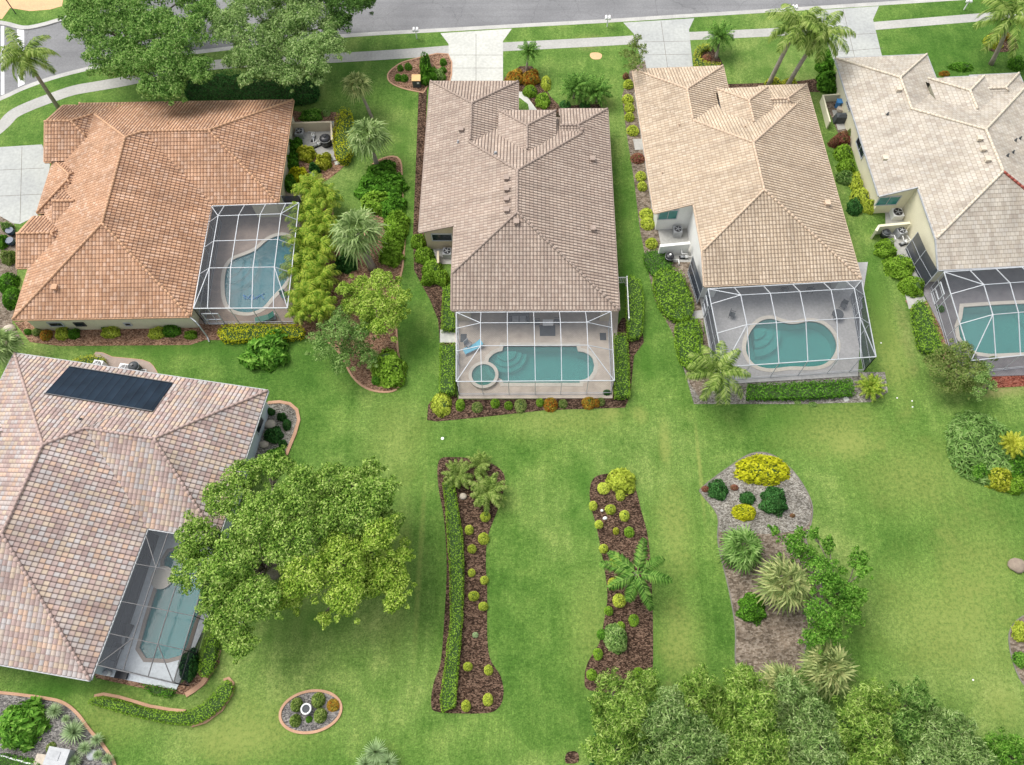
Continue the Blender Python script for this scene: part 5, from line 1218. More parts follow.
mass('added_dark_understory', [(592, 745), (602, 715), (640, 705), (690, 700), (760, 700), (830, 712), (900, 712), (940, 735), (985, 755), (1000, 800), (590, 800)], .9, 'dark', 'dark low leaf mass added under the trees along the bottom edge to darken gaps', 'shrub', dens=40, ln=.3, wd=.14, boxy=False, lum=.3)  # added dark mass; makes the gaps between the crowns read as shade
# ================= palms
palm('coconut', 'palm_yellow', (24, 55), (60, 110), 29, 9.5, 'leaning coconut palm over the street corner in the upper left', tr=.18, rz=1)
palm('fan', 'sabal_yellow', (357, 86), (372, 118), 17, 3.6, 'fan palm on the lawn below the pavement, left of the yellow hedge top', tr=.14)
palm('fan', 'sabal', (368, 138), (378, 168), 24, 3.8, 'silvery fan palm just right of the tall yellow hedge', tr=.2, var=1)
palm('fan', 'sabal', (357, 233), (372, 268), 30, 4.0, 'silvery fan palm with leaning brown trunk between areca palms and green shrubs', tr=.3, var=2)
GA = 'areca palms in the column beside the kidney pool cage'
for i, (x, y, r, lab) in enumerate([(312, 192, 16, 'areca palm at the upper end of the column beside the cage'), (326, 200, 14, 'areca palm at the upper end of the column, its lawn side'), (306, 216, 16, 'areca palm level with the top of the kidney pool'), (322, 226, 16, 'areca palm between the top cage corner and the silvery fan palm'), (303, 243, 17, 'areca palm touching the cage beside the widest part of the pool'), (320, 252, 17, 'areca palm left of the silvery fan palm trunk'), (301, 271, 18, 'areca palm touching the cage below the middle beam'), (320, 280, 17, 'areca palm left of the lime green tree'), (306, 298, 17, 'areca palm at the lower cage corner'), (322, 308, 14, 'areca palm nearest the yellow clipped hedge'), (300, 312, 12, 'small areca palm leaning on the lower cage corner')]):
    palm('areca', 'areca', (x, y), (x+2, y+8), r*1.2, 2.0, lab, GA, 'areca_palm', .1, i % 3, zs=1.1)
palm('fan', 'blade', (743, 549), (744, 556), 25, 1.3, 'dark green fan palm at the left side of the brown bed', tr=.2, var=1)
palm('fan', 'sabal_yellow', (785, 583), (783, 592), 31, 2.6, 'large pale round fan palm in the middle of the brown bed', tr=.22, var=2, zs=.9)
palm('fan', 'sabal_yellow', (828, 668), (826, 680), 30, 2.8, 'large yellowish fan palm at the foot of the brown bed, right one', tr=.2, var=0, zs=.9)
palm('fan', 'sabal_yellow', (783, 684), (784, 696), 25, 2.6, 'yellowish fan palm at the foot of the brown bed, left one', tr=.2, var=1, zs=.9)
palm('fan', 'palm_yellow', (744, 676), (744, 686), 13, 1.2, 'small yellow green fan palm at the lower left tip of the brown bed', tr=.12, var=2)
palm('queen', 'palm_yellow', (718, 372), (704, 398), 33, 4.6, 'feather palm with pale trunk at the corner of the beige house cage', tr=.15, var=1)
palm('spread', 'palm', (637, 573), (626, 584), 37, 4.0, 'feather palm with six spread fronds over the right mulch strip', tr=.2, var=0)
palm('queen', 'palm_yellow', (798, 26), (768, 86), 34, 7.5, 'tall feather palm leaning over the pavement left of its twin', tr=.2, var=0)
palm('queen', 'palm_yellow', (822, 32), (786, 88), 33, 6.8, 'tall feather palm beside the pale house driveway, right of its twin', tr=.2, var=2)
palm('queen', 'palm_yellow', (1012, 16), (991, 64), 36, 6.0, 'tall pale feather palm on the front lawn in the upper right corner', tr=.2, var=1)
palm('date', 'palm', (720, 36), (716, 58), 16, 2.2, 'date palm in a ring of yellow shrub right of the beige house driveway', tr=.14, var=0)
palm('date', 'palm', (529, 51), (526, 74), 12, 2.6, 'date palm standing in the orange croton clump', tr=.1, var=1)
palm('date', 'palm', (576, 88), (574, 98), 17, 1.6, 'feather palm above the brown roof entry, left one', tr=.1, var=1)
palm('date', 'palm', (596, 92), (596, 102), 17, 1.4, 'feather palm above the brown roof entry, right one', tr=.1, var=2)
palm('sago', 'palm_yellow', (487, 492), (487, 496), 22, 1.0, 'large cycad at the top of the left mulch strip', tr=.14, var=0, name='cycad')
palm('sago', 'palm_yellow', (458, 475), (458, 480), 17, .8, 'small cycad above the clipped hedge of the left mulch strip', tr=.12, var=1, name='cycad')
palm('sago', 'palm_yellow', (480, 464), (480, 468), 14, .7, 'cycad at the top rim of the left mulch strip', tr=.12, var=2, name='cycad')
palm('date', 'areca', (871, 387), (871, 390), 15, .8, 'yellow green cycad at the right end of the beige house cage', tr=.1, var=2, name='cycad')
palm('date', 'yellowgreen', (1012, 444), (1012, 448), 14, 1.4, 'yellow green cycad on top of the feathery green mound', tr=.12, var=0, name='cycad')
palm('agave', 'agave', (376, 752), (376, 756), 14, .7, 'pale green agave cut off at the bottom edge', tr=.1, name='agave')
palm('agave', 'agave', (366, 764), (366, 768), 12, .7, 'pale green agave below and left of the other at the bottom edge', tr=.1, name='agave')
palm('agave', 'agave', (388, 762), (388, 766), 12, .6, 'pale green agave below and right of the other at the bottom edge', tr=.1, name='agave')
for i, (x, y, r, lab) in enumerate([(55, 711, 9.5, 'pale round agave against the tan edging curve'), (66, 719, 5.5, 'small agave between the two biggest ones'), (74, 732, 14, 'largest pale round agave in the corner bed'), (97, 740, 8, 'pale agave at the rightmost bulge of the tan edging'), (85, 748, 8.5, 'pale agave right below the largest one'), (98, 755, 6.5, 'small agave right of the flat grey stone'), (108, 759, 7, 'agave nearest the lower end of the tan edging'), (75, 761, 8, 'agave beside the white utility box')]):
    palm('agave', 'agave', (x, y), (x, y+1), r, .35, lab, 'agaves in the corner bed', 'agave', .1, i % 2, zs=.8, cat='agave')
# ================= round shrubs
def many(lst, mat, h, group=None, size=None):
    for e in lst:
        x, y, r, lab = e[:4]; ry = e[4] if len(e) > 4 else r; mm = e[5] if len(e) > 5 else mat; hh = e[6] if len(e) > 6 else h
        shrub(x, y, r, ry, hh, mm, lab, size=size, group=group)
c1 = lambda x, y: (400+x/2.83, 450+y/2.83)
G1 = 'clipped round shrubs in the left mulch strip'
l1 = [((241, 187), 4.6, 'round green shrub touching the cycad in the left strip'), ((195, 224), 4.2, 'round shrub nearest below the cycads, hedge side'), ((236, 249), 5.0, 'brightest round shrub in the upper left strip, lawn side'), ((203, 278), 4.2, 'round shrub third from the cycads, hedge side'), ((202, 346), 3.6, 'smallest round shrub by the hedge at mid strip'), ((238, 367), 4.2, 'round shrub on the lawn edge above mid strip'), ((208, 412), 4.8, 'plump round shrub beside the hedge at mid strip'), ((235, 441), 4.4, 'round shrub on the lawn edge just above the small pale plant'), ((191, 612), 4.3, 'round shrub by the hedge in the lower strip'), ((250, 622), 4.5, 'pale round shrub on the lower strip lawn edge'), ((248, 706), 5.0, 'pale round shrub at the lower right of the strip foot'), ((186, 724), 5.0, 'yellowish round shrub at the very foot of the strip by the hedge end')]
for i, (p, r, lab) in enumerate(l1): shrub(*c1(*p), r, r, .75, 'lime', lab, 's', group=G1, name='round_shrub')
shrub(*c1(213, 523), 3, 2.6, .3, 'agave', 'tiny pale plant alone on the mulch of the left strip', 's', name='small_plant')
c2 = lambda x, y: (560+x/3.06, 450+y/3.06)
G2 = 'clipped round shrubs in the right mulch strip'
l2 = [((134, 114), 6.0, 'lime', 'yellow green round shrub at the top left of the right strip'), ((185, 137), 4.6, 'lime', 'round shrub tucked under the leafy bush at the strip top'), ((102, 168), 4.2, 'lime', 'round shrub on the upper left rim of the right strip'), ((155, 180), 5.0, 'lime', 'round shrub right of the two white stones'), ((198, 199), 5.0, 'lime', 'round shrub nearest the upper right rim of the right strip'), ((120, 225), 4.2, 'lime', 'round shrub on the left rim below the white stones'), ((172, 246), 3.4, 'yellowgreen', 'smallest yellow shrub above the feather palm'), ((213, 249), 5.0, 'hedge', 'green round shrub touching the top frond of the feather palm'), ((134, 300), 4.2, 'lime', 'round shrub on the left rim above the palm frond'), ((172, 338), 5.8, 'yellowgreen', 'pale shrub under the upper left frond of the feather palm'), ((163, 408), 5.4, 'yellowgreen', 'pale shrub left of the palm trunk foot'), ((182, 459), 6.4, 'lime', 'largest yellow round shrub below the palm trunk'), ((150, 491), 4.4, 'hedge', 'green shrub on the left rim below the yellow shrub'), ((227, 520), 5.2, 'hedge', 'green round shrub under the lowest palm frond'), ((130, 563), 4.6, 'green', 'green shrub left of the big bluish round bush'), ((117, 624), 5.0, 'hedge', 'green shrub on the lower left rim of the right strip'), ((98, 687), 5.0, 'hedge', 'green shrub at the lower left foot of the right strip'), ((241, 682), 5.2, 'hedge', 'green shrub at the lower right foot of the right strip'), ((187, 538), 4.0, 'hedge', 'small green shrub on top of the big bluish round bush')]
for p, r, mt, lab in l2: shrub(*c2(*p), r, r, .8, mt, lab, 's', group=G2, name='round_shrub')
shrub(*c2(172, 574), 11.5, 13.5, 1.3, 'sage', 'big bluish green round bush in the lower right strip', 't', name='round_shrub', rot=.2)
shrub(*c2(190, 92), 13.5, 11, 1.4, 'lime', 'leafy light green bush at the top of the right strip', 'b')
c3_ = lambda x, y: (690+x/3.19, 440+y/3.19)
shrub(*c3_(236, 92), 27, 14.5, 1.2, 'yellow', 'big bright yellow mound at the top of the brown bed', 't', name='yellow_mound')
shrub(*c3_(175, 228), 12, 8, .9, 'yellow', 'small bright yellow shrub below the two dark bushes', 't', name='yellow_mound')
shrub(*c3_(92, 157), 9.5, 9.5, 1.0, 'dark', 'dark green bush at the upper left tip of the brown bed', 'm')
shrub(*c3_(186, 184), 7.5, 6, .8, 'dark', 'small dark bush between two yellow shrubs', 'm')
shrub(*c3_(272, 192), 13, 13, 1.3, 'dark', 'largest dark green bush in the gravel of the brown bed', 'l')
shrub(*c3_(203, 536), 13.5, 13, 1.4, 'green', 'round dark green bush alone left of the big pale fan palm', 'l')
shrub(*c3_(50, 155), 4, 3, .5, 'red', 'small dark red plant at the leftmost corner of the brown bed', 's')
shrub(*c3_(328, 240), 2.6, 2, .4, 'red', 'tiny dark red plant on the gravel right of the dark bushes', 's')
shrub(*c3_(143, 150), 4, 3, .5, 'red', 'faded reddish plant between the dark bushes at the bed top', 's')
# oval bed
co_ = lambda x, y: (200+x/3, 510+y/3)
for p, r, lab in [((287, 584), 6.0, 'upper left round bush in the oval bed'), ((352, 570), 6.6, 'uppermost round bush in the oval bed, right of the upper left one'), ((283, 632), 5.6, 'lower left round bush in the oval bed'), ((358, 616), 6.4, 'lower right round bush in the oval bed')]:
    shrub(*co_(*p), r, r, .9, 'palm_yellow', lab, 's', group='round bushes in the oval bed', name='round_shrub')
shrub(*co_(398, 585), 6.5, 5.5, .5, 'croton', 'loose reddish yellow plant at the right end of the oval bed', 's', name='croton')
shrub(*co_(326, 628), 3.2, 3, .35, 'green', 'thin green plant below the white ring in the oval bed', 's', name='small_plant')
# corner bed, lower left
shrub(20, 725, 22, 20, 1.6, 'bright', 'large bright green leafy shrub in the lower left corner bed', 'b', var=1)
shrub(50, 748, 5, 5, .5, 'mixed', 'brownish plant above the white utility box', 's')
mass('shrub', [(-10, 756), (20, 757), (40, 765), (40, 790), (-10, 790)], .8, 'green', 'green shrubs beyond the white rail in the lower left corner', 'shrub', sm=2)
# B garden
mass('hedge', px_c([(118, 742), (113, 700), (128, 600), (142, 480), (140, 330), (132, 220), (128, 150), (120, 90), (150, 80), (160, 140), (176, 240), (180, 330), (176, 480), (165, 600), (155, 725)], 400, 450, 2.83), .95, 'hedge', 'long narrow clipped hedge running down the left mulch strip', dens=90, ln=.13, wd=.08)
mass('hedge', [(614.5, 333), (627, 333), (629.5, 360), (630, 395), (615, 396)], 1.3, 'hedge', 'clipped hedge along the right side of the middle pool cage')
mass('hedge', [(627, 280), (636, 277), (643, 290), (643, 328), (637, 336), (628, 332)], 1.2, 'hedge', 'round ended hedge beside the white rail right of the brown roof', sm=3)
mass('hedge', [(440, 343), (455, 342), (454, 392), (439, 392)], 1.3, 'hedge', 'clipped hedge along the left side of the middle pool cage')
mass('hedge', [(443, 288), (450, 284), (455, 300), (455, 328), (441, 328)], 1.2, 'hedge', 'clipped hedge beside the brown roof, above the small pale pad')
shrub(441, 403.5, 10, 11, 1.0, 'lime', 'round light green bush at the lower left corner of the middle cage', 'm', name='round_shrub')
many([(460, 404, 4.6, 'upright yellow green shrub beside the big round bush', 6), (495, 402.5, 4.6, 'left of the two round bushes below the middle cage'), (508.5, 404.5, 4.2, 'right of the two round bushes below the middle cage'), (540, 401.5, 4.0, 'green bush between the mixed shrub and the orange croton', 4)], 'hedge', .8, size='s')
many([(477, 406.5, 5.5, 'sparse brownish shrub left of the two round bushes'), (520.5, 405, 6, 'mixed yellow shrub right of the two round bushes', 7), (563, 403, 4.5, 'low mixed plant right of the first orange croton'), (601, 401, 4, 'last low plant toward the right corner below the middle cage')], 'mixed', .6, size='s')
many([(550.5, 403.5, 7, 'orange croton below the middle of the middle cage', 7), (589, 402, 7, 'orange croton toward the right corner of the middle cage', 6), (597, 402, 3.5, 'small croton attached right of the right orange croton', 4)], 'croton', .8, size='s')
GB = 'leafy shrubs in the notch of the brown roof'
many([(418, 240, 7, 'uppermost leafy shrub left of the roof notch', 8), (424, 254, 9, 'leafy shrub beside the dark window', 9), (432, 268, 10, 'large leafy shrub below the air conditioner', 10), (441, 276, 8, 'leafy shrub touching the wall below the notch', 8), (428, 278, 7, 'lowest leafy shrub on the lawn side of the notch', 6)], 'hedge', 1.3, GB, 'm')
# front bed left of white driveway
shrub(425, 63, 5.5, 12, 2.6, 'green', 'tall dark green conical shrub in the front bed', 'm'); shrub(430, 75, 8, 8, 1.8, 'green', 'wide green shrub below the conical one in the front bed', 'b')
shrub(438, 74, 6, 6, 1.4, 'sage', 'bluish green shrub touching the roof corner in the front bed', 'm')
many([(408, 65.5, 3.8, 'small potted looking shrub at the top of the front bed'), (398, 76.5, 3.6, 'small dark shrub at the left of the front bed'), (404, 77, 3.8, 'small shrub beside the peach topped box'), (400, 67, 3, 'thin shrub at the upper rim of the front bed'), (443, 61, 3.6, 'small green tuft by the white driveway, upper one'), (443, 69, 3.4, 'small green tuft by the white driveway, lower one'), (442, 76, 3.8, 'mixed tuft at the driveway and roof corner')], 'green', .8, size='s')
# croton clump etc. near entry
shrub(515, 76, 9, 9, 1.2, 'croton', 'orange croton clump by the white driveway, left half', 'm', name='croton'); shrub(531, 76, 9, 9, 1.2, 'croton', 'orange croton clump by the white driveway, right half', 'm', name='croton')
shrub(530, 90, 7, 6, 1.0, 'hedge', 'green shrub between the croton clump and the curved white walk', 'm'); shrub(543, 99, 7, 9, 1.0, 'hedge', 'green shrub on the right of the curved white walk', 'm'); shrub(546, 82, 5, 8, .8, 'lime', 'light green shrub right of the croton clump', 'm')
many([(565, 104, 5.5, 'low shrub against the entry roof, left'), (585, 104.5, 5, 'low shrub against the entry roof, right')], 'dark', .8, size='s')
# strip between B and C
many([(628.5, 83, 5, 'round lime bush nearest the beige house front corner'), (628, 98, 5.5, 'first of the three touching lime bushes beside the beige house'), (629.5, 106.5, 5, 'middle of the three touching lime bushes beside the beige house'), (629.8, 115.5, 4.8, 'last of the three touching lime bushes beside the beige house'), (633, 129, 6, 'round bush above the small pale pad beside the beige house'), (641, 175, 5.2, 'yellow green bush beside the gravel edge, upper of two'), (642.5, 185, 4.8, 'yellow green bush beside the gravel edge, lower of two'), (647, 213, 7, 'green bush left of the teal window', 7), (648, 222, 7, 'green bush just below the one by the teal window', 7), (652, 242, 6, 'lime bush left of the pool equipment', 6)], 'lime', .9, size='s')
many([(638, 157, 7, 'dull reddish shrub beside the beige house', 6), (626, 75, 3, 'thin brown shrub by the driveway tree foot', 3)], 'red', .8, size='s')
mass('shrub', [(644, 252), (662, 250), (672, 262), (668, 275), (654, 276), (646, 266)], .5, 'green', 'low grey green ground plants above the big beige house hedge', 'shrub', sm=3)
mass('shrub', [(654, 276), (664, 268), (680, 270), (688, 285), (694, 304), (690, 316), (676, 318), (664, 310), (656, 292)], 1.3, 'hedge', 'broad lush shrub mass left of the beige house cage', 'shrub', sm=3, boxy=False, lum=.25, ln=.2, wd=.12)
mass('shrub', [(677, 322), (690, 318), (700, 320), (703, 345), (703, 362), (694, 368), (682, 360), (676, 340)], 1.2, 'hedge', 'rounded hedge beside the left wall of the beige house cage', 'hedge', sm=3, boxy=False, lum=.2, ln=.2, wd=.12)
mass('hedge', [(748, 384), (800, 382), (852, 379), (855, 394), (820, 397), (780, 398), (748, 398)], .9, 'green', 'low dark hedge along the front of the beige house cage', sm=0, lum=.25, ln=.2, wd=.11)
many([(813, 404, 4, 'silvery low plant on the gravel before the beige house cage', 2.6), (798, 402, 3.5, 'small silvery plant left of the other on the gravel', 2.4)], 'sage', .3, size='s')
# front of C and D
mass('hedge', px_c([(535, 300), (530, 250), (545, 215), (590, 203), (610, 215), (570, 232), (560, 262), (590, 285), (650, 290), (640, 302), (570, 306)], 580, 0, 4.636), .7, 'yellowgreen', 'curved yellow green hedge ring around the date palm', sm=3, lum=.2)
many([(707, 57, 4.5, 'reddish brown plant inside the yellow hedge ring')], 'red', .6, size='s')
many([(774, 82, 8, 'yellow green shrub at the foot of the left twin palm', 6), (790, 82, 8, 'yellow green shrub at the foot of the right twin palm', 6)], 'yellowgreen', .9, size='m')
many([(826, 60, 8, 'dark leafy shrub left of the pale house driveway', 12), (830, 80, 10, 'large leafy shrub at the front corner of the pale house', 13)], 'green', 1.6, size='b')
many([(995, 40, 9, 'yellow green plant around the upper right palm foot', 8, 'yellowgreen'), (1003, 34, 7, 'red tinged plant beside the upper right palm', 6, 'croton'), (1018, 62, 8, 'dark green shrub at the right edge above the pale roof', 8, 'green'), (962, 66, 12, 'low grey green shrub on the lawn above the pale roof', 5, 'green', .6), (945, 73, 5, 'small orange flowering plant at the pale roof entry', 3, 'croton', .5)], 'green', 1.0, size='m')
# between C and D
many([(843, 137, 8, 'dull pink shrub beside the pale house wall', 7, 'red'), (835, 141, 5, 'dark red shrub left of the dull pink one', 4, 'red'), (853, 132, 6, 'pinkish shrub nearest the pale house wall window', 5, 'mixed'), (845, 152, 9, 'lush green shrub just below the dark red shrub', 9), (848, 165, 9, 'broad green shrub below the lush one', 7), (846, 176, 8, 'feathery green shrub halfway down the side yard', 7, 'sage'), (857, 180, 6, 'narrow lime shrub against the cream wall', 10, 'lime'), (862, 196, 9, 'lime shrub nearest the teal window of the pale house', 10, 'lime'), (856, 205, 7, 'dark shrub left of the lime one by the teal window', 9, 'dark'), (870, 205, 6, 'lime shrub right below the teal window corner', 7, 'lime')], 'hedge', 1.3, size='m')
many([(887.5, 247, 10, 'upper of three round bushes beside the pale house equipment', 10), (901, 265, 14, 'middle and largest of three round bushes beside the pale house', 13), (913.5, 285, 11.5, 'lower of three round bushes beside the pale house', 10)], 'hedge', 1.4, size='l')
mass('hedge', [(914, 304), (926, 301), (934, 318), (945, 348), (936, 352), (922, 348), (916, 325)], 1.0, 'hedge', 'clipped hedge along the left wall of the dark paved cage', sm=3, ln=.18, wd=.1)
shrub(987, 446, 37, 34, 1.8, 'blade', 'large feathery green mound on the right lawn', 'f')
many([(981, 470, 10, 'bright green bush at the lower edge of the feathery mound', 9, 'bright'), (1000, 476, 13, 'yellow speckled shrub below the feathery mound', 13, 'yellowgreen'), (1018, 466, 13, 'glossy dark green bush right of the yellow speckled shrub', 13, 'green'), (1018, 484, 9, 'mixed green bush at the right edge below the glossy one', 9, 'hedge')], 'green', 1.4, size='m')
many([(1022, 632, 8, 'pale green bush in the bed at the right edge', 9, 'lime'), (1022, 660, 7, 'bright bush below the pale one in the right edge bed', 7, 'bright')], 'lime', .8, size='m')
# A garden
mass('hedge', [(186, 80), (215, 73), (260, 76), (300, 78), (314, 76), (317, 88), (308, 97), (260, 100), (214, 102), (190, 103)], 1.8, 'dark', 'dark green hedge behind the terracotta roof under the large trees', sm=2, boxy=False, lum=.25, ln=.24, wd=.14, zpx=1.2)
shrub(311, 114, 11, 7, 1.1, 'bright', 'bright green bush above the walled air conditioner yard', 'm'); shrub(326, 112, 4, 4, .6, 'sage', 'small pale bush right of the bright one above the walled yard', 's')
mass('hedge', [(338, 112), (344, 108), (351, 112), (353, 128), (350, 148), (344, 157), (335, 154), (333, 138), (335, 122)], 1.8, 'yellow', 'tall yellow hedge right of the walled air conditioner yard', sm=3, boxy=False, lum=.2)
many([(294, 145, 8, 'green tropical shrub in the walled yard beside the roof', 8, 'green'), (306, 152, 9, 'yellow orange tropical shrub below the black equipment', 8, 'yellowgreen'), (323, 160, 8, 'yellow green shrub beside the stepping stones', 8, 'yellowgreen'), (290, 160, 8, 'dark tropical shrub touching the terracotta roof', 9, 'green'), (298, 174, 9, 'orange leaved tropical plant beside the terracotta roof', 9, 'yellow'), (290, 182, 7, 'green plant just above the cage corner', 8, 'green'), (308, 181, 8, 'yellow green plant left of the black pot', 7, 'lime'), (314, 168, 5, 'small dark plant above the black pot', 5, 'dark')], 'green', 1.4, size='b')
many([(381, 172, 15.86, 'glossy green shrub right of the silvery fan palm trunk', 13), (392, 183, 13.42, 'glossy green shrub at the outer edge, upper', 13), (372, 186, 14.64, 'glossy green shrub on the lawn side', 13), (378, 200, 14.64, 'light leafy shrub above the lower fan palm', 13, 'hedge'), (392, 205, 13.42, 'glossy green shrub at the outer edge, second', 14.3), (396, 222, 12.2, 'glossy green shrub at the outer edge, third', 13, 'hedge'), (393, 238, 10.98, 'leafy shrub right of the fan palm crown', 11.7, 'hedge'), (391, 254, 10.98, 'leafy shrub at the lower end beside the reddish trunk foot', 10.4, 'hedge'), (345, 262, 10.98, 'dark shrub below the fan palm', 9.1, 'dark')], 'green', 1.5, size='b', group='leafy shrubs along the outer edge of the palm bed')
mass('hedge', [(218, 329), (230, 324), (270, 324), (300, 325), (303, 334), (290, 338), (250, 339), (222, 340)], 1.0, 'yellow', 'long yellow green hedge below the kidney pool cage', sm=2, lum=.25, dens=70)
shrub(266, 349, 22, 19, 1.9, 'bright', 'broad leaved bright green bush on the lawn below the yellow hedge', 'b', var=0)
shrub(388, 366, 16, 20, 1.8, 'hedge', 'dense round dark green bush in the tan edged bed tip', 'l', rot=.4)
shrub(376, 379, 5, 5, .7, 'green', 'small green bush left of the dense round one', 's')
many([(62, 332, 7, 'yellow green shrub under the first small window'), (73, 333, 5, 'green shrub right of the first yellow green shrub', 5, 'green'), (107, 323, 8, 'dark green shrub against the cream wall, middle', 6, 'green'), (110, 331, 9, 'yellow green shrub before the cream wall, middle', 6), (156, 332, 8, 'yellow green shrub toward the right of the cream wall', 6), (171, 329, 9, 'round green shrub toward the right of the cream wall', 7, 'green'), (190, 334, 6, 'last low shrub near the downspout', 4, 'hedge'), (54, 322, 5, 'small green shrub at the pale wall corner', 4, 'green')], 'lime', 1.0, size='m', group='foundation shrubs along the cream wall')
many([(45, 334, 6, 'orange croton left of the foundation shrubs', 6, 'croton'), (36, 331, 5, 'small brownish shrub left of the orange croton', 4, 'mixed'), (27, 331, 4, 'small green plant near the stone at the roof corner', 3, 'green')], 'croton', .7, size='s')
many([(6, 282, 9, 'bright green shrub left of the terracotta roof, upper', 10), (10, 297, 9, 'bright green shrub left of the terracotta roof, lower', 10), (7, 256, 7, 'greyish shrub below the blue pots', 7, 'mixed'), (0, 240, 6, 'green shrub at the left edge above the greyish one', 7), (6, 226, 5, 'pale shrub by the driveway corner', 4, 'sage')], 'green', 1.4, size='m')
palm('fan', 'sabal', (2, 346), (-4, 356), 22, 3.0, 'silvery palm cut off by the left edge above the patchwork roof', tr=.15, var=0)
# E garden
mass('shrub', [(70, 362), (82, 356), (100, 355), (104, 361), (96, 367), (76, 366)], .9, 'yellowgreen', 'low yellow green shrub above the solar panel', 'shrub', sm=3)
shrub(258, 391, 6, 2.5, .7, 'yellowgreen', 'small yellow shrub at the patchwork roof corner', 's')
many([(273, 434, 9, 'round dark bush beside the pale blue wall', 8), (270, 411, 4, 'small dark plant at the top of the wall side bed', 3), (281, 416, 4.5, 'dark plant on the curved row, upper', 4), (286, 424, 4, 'dark plant on the curved row, middle', 5), (282, 443, 4, 'dark plant on the curved row, lower', 4)], 'dark', .9, size='m')
shrub(275, 456, 11, 9, 1.4, 'bright', 'bright green shrub between the wall side bed and the large tree', 'm')
HS = [(89, 700), (98, 697), (118, 700), (150, 709), (180, 712), (200, 705), (214, 692), (224, 681), (230, 682), (232, 690), (222, 706), (206, 719), (188, 725), (160, 722), (125, 714), (98, 706), (90, 704)]
mass('hedge', HS, .8, 'hedge', 'long curved clipped hedge with rounded ends below the dark framed cage', sm=3, dens=90, ln=.13, wd=.08)
kerbstrip('garden_edging', [P2(*p) for p in [(95, 696), (104, 694), (120, 697), (150, 706), (170, 709.5), (186, 711)]], .22, -.02, .12, M['tan_edge'], label='tan edging along the upper side of the curved clipped hedge', cat='garden edging')
kerbstrip('garden_edging', [P2(*p) for p in [(224, 680), (229, 678), (233.5, 683), (232, 694), (222, 710), (206, 722), (192, 726)]], .2, -.02, .12, M['tan_edge'], label='tan edging round the right end of the curved clipped hedge', cat='garden edging')
kerbstrip('garden_edging', [P2(*p) for p in [(186, 695), (194, 690), (202, 684), (210, 672), (216, 658), (219, 650)]], .4, -.02, .1, M['tan_edge'], label='tan edging outside the right corner of the dark framed cage', cat='garden edging')
mass('hedge', [(205, 640), (211, 634), (216, 642), (213, 664), (206, 676), (198, 672)], 1.2, 'hedge', 'narrow hedge against the right side of the dark framed cage', sm=2)
shrub(187, 665, 9, 14, 1.6, 'dark', 'dark shrub inside the lower right corner of the dark framed cage', 'm')
mass('shrub', [(140, 684), (160, 686), (176, 690), (170, 698), (150, 694)], .5, 'green', 'low ground plants before the dark framed cage', 'shrub')
shrub(1016, 27, 3, 3, .4, 'green', 'tiny plant at the upper right palm', 's') if False else None
# ------------------------------------------------------------------ small objects
def at(px, py, z=0): return P(px, py, z)
def ac_unit(px, py, label, rz=0, s=.85, h=.8, mat='grey', z=0):
    p = at(px, py, h); root = thing('air_conditioner', label, 'air conditioner', (p.x, p.y, z))
    m = MB(); m.box((p.x, p.y, z+h/2), (s, s, h), rz); m.build('housing', M[mat], root)
    m = MB(); n = 24
    m.tube([(p.x, p.y, z+h+.002), (p.x, p.y, z+h+.05)], [s*.42, s*.42], 20); m.build('fan_guard', M['black'], root)
    m = MB()
    for k in range(5): m.bar((p.x, p.y, z+h+.07), (p.x+cos(k*2*pi/5)*s*.36, p.y+sin(k*2*pi/5)*s*.36, z+h+.07), .08, .02)
    m.cyl((p.x, p.y, z+h+.05), .1, .05, 12); m.build('fan_blades', M['grey'], root)
def low_wall(name, pts, h, mat, label, w=.18):
    c = P2(*pts[0], h); root = thing(name, label, 'low wall', (c[0], c[1], 0)); q = [P2(*p, h) for p in pts]
    kerbstrip('wall_panel', q, w, 0, h, M[mat], parent=root); kerbstrip('wall_cap', q, w+.06, h+.002, h+.05, M[mat], parent=root)
low_wall('yard_wall', [(289, 123.5), (331, 122), (332, 140)], 1.3, 'stucco_tan', 'tan low wall around the air conditioner yard of the terracotta roofed house')
low_wall('yard_wall', [(660, 246), (690, 243)], 1.5, 'stucco_white', 'white low wall between fan unit and pump beside the beige roofed house', .25)
low_wall('yard_wall', [(876, 231), (879, 226), (910, 223)], 1.3, 'stucco_cream', 'cream low wall between the two units beside the pale roofed house', .22)
low_wall('yard_wall', [(438, 263), (438, 251)], .9, 'stucco_tan', 'tan low wall around the unit in the brown roof notch', .15)
low_wall('yard_wall', [(846, 94), (823, 95.5), (830, 122)], 1.0, 'stucco_cream', 'pale low wall around the bins beside the pale roofed house', .12)
ac_unit(299, 131, 'grey air conditioner in the tan walled yard'); ac_unit(678, 229, 'round topped fan unit beside the teal window of the beige house', h=.9)
ac_unit(447, 251, 'air conditioner half under the brown roof notch'); ac_unit(898, 212, 'tilted pale air conditioner below the teal window of the pale house', aD, 1.1, .7, 'white_plastic')
ac_unit(902, 230, 'grey fan unit beside the cream low wall of the pale house', aD+.3); ac_unit(97, 364.5, 'white air conditioner at the edge of the patchwork roof, left', aE, .9, .9, 'white_plastic')
ac_unit(124, 369.5, 'white long unit at the edge of the patchwork roof, right', aE, 1.2, .9, 'white_plastic')
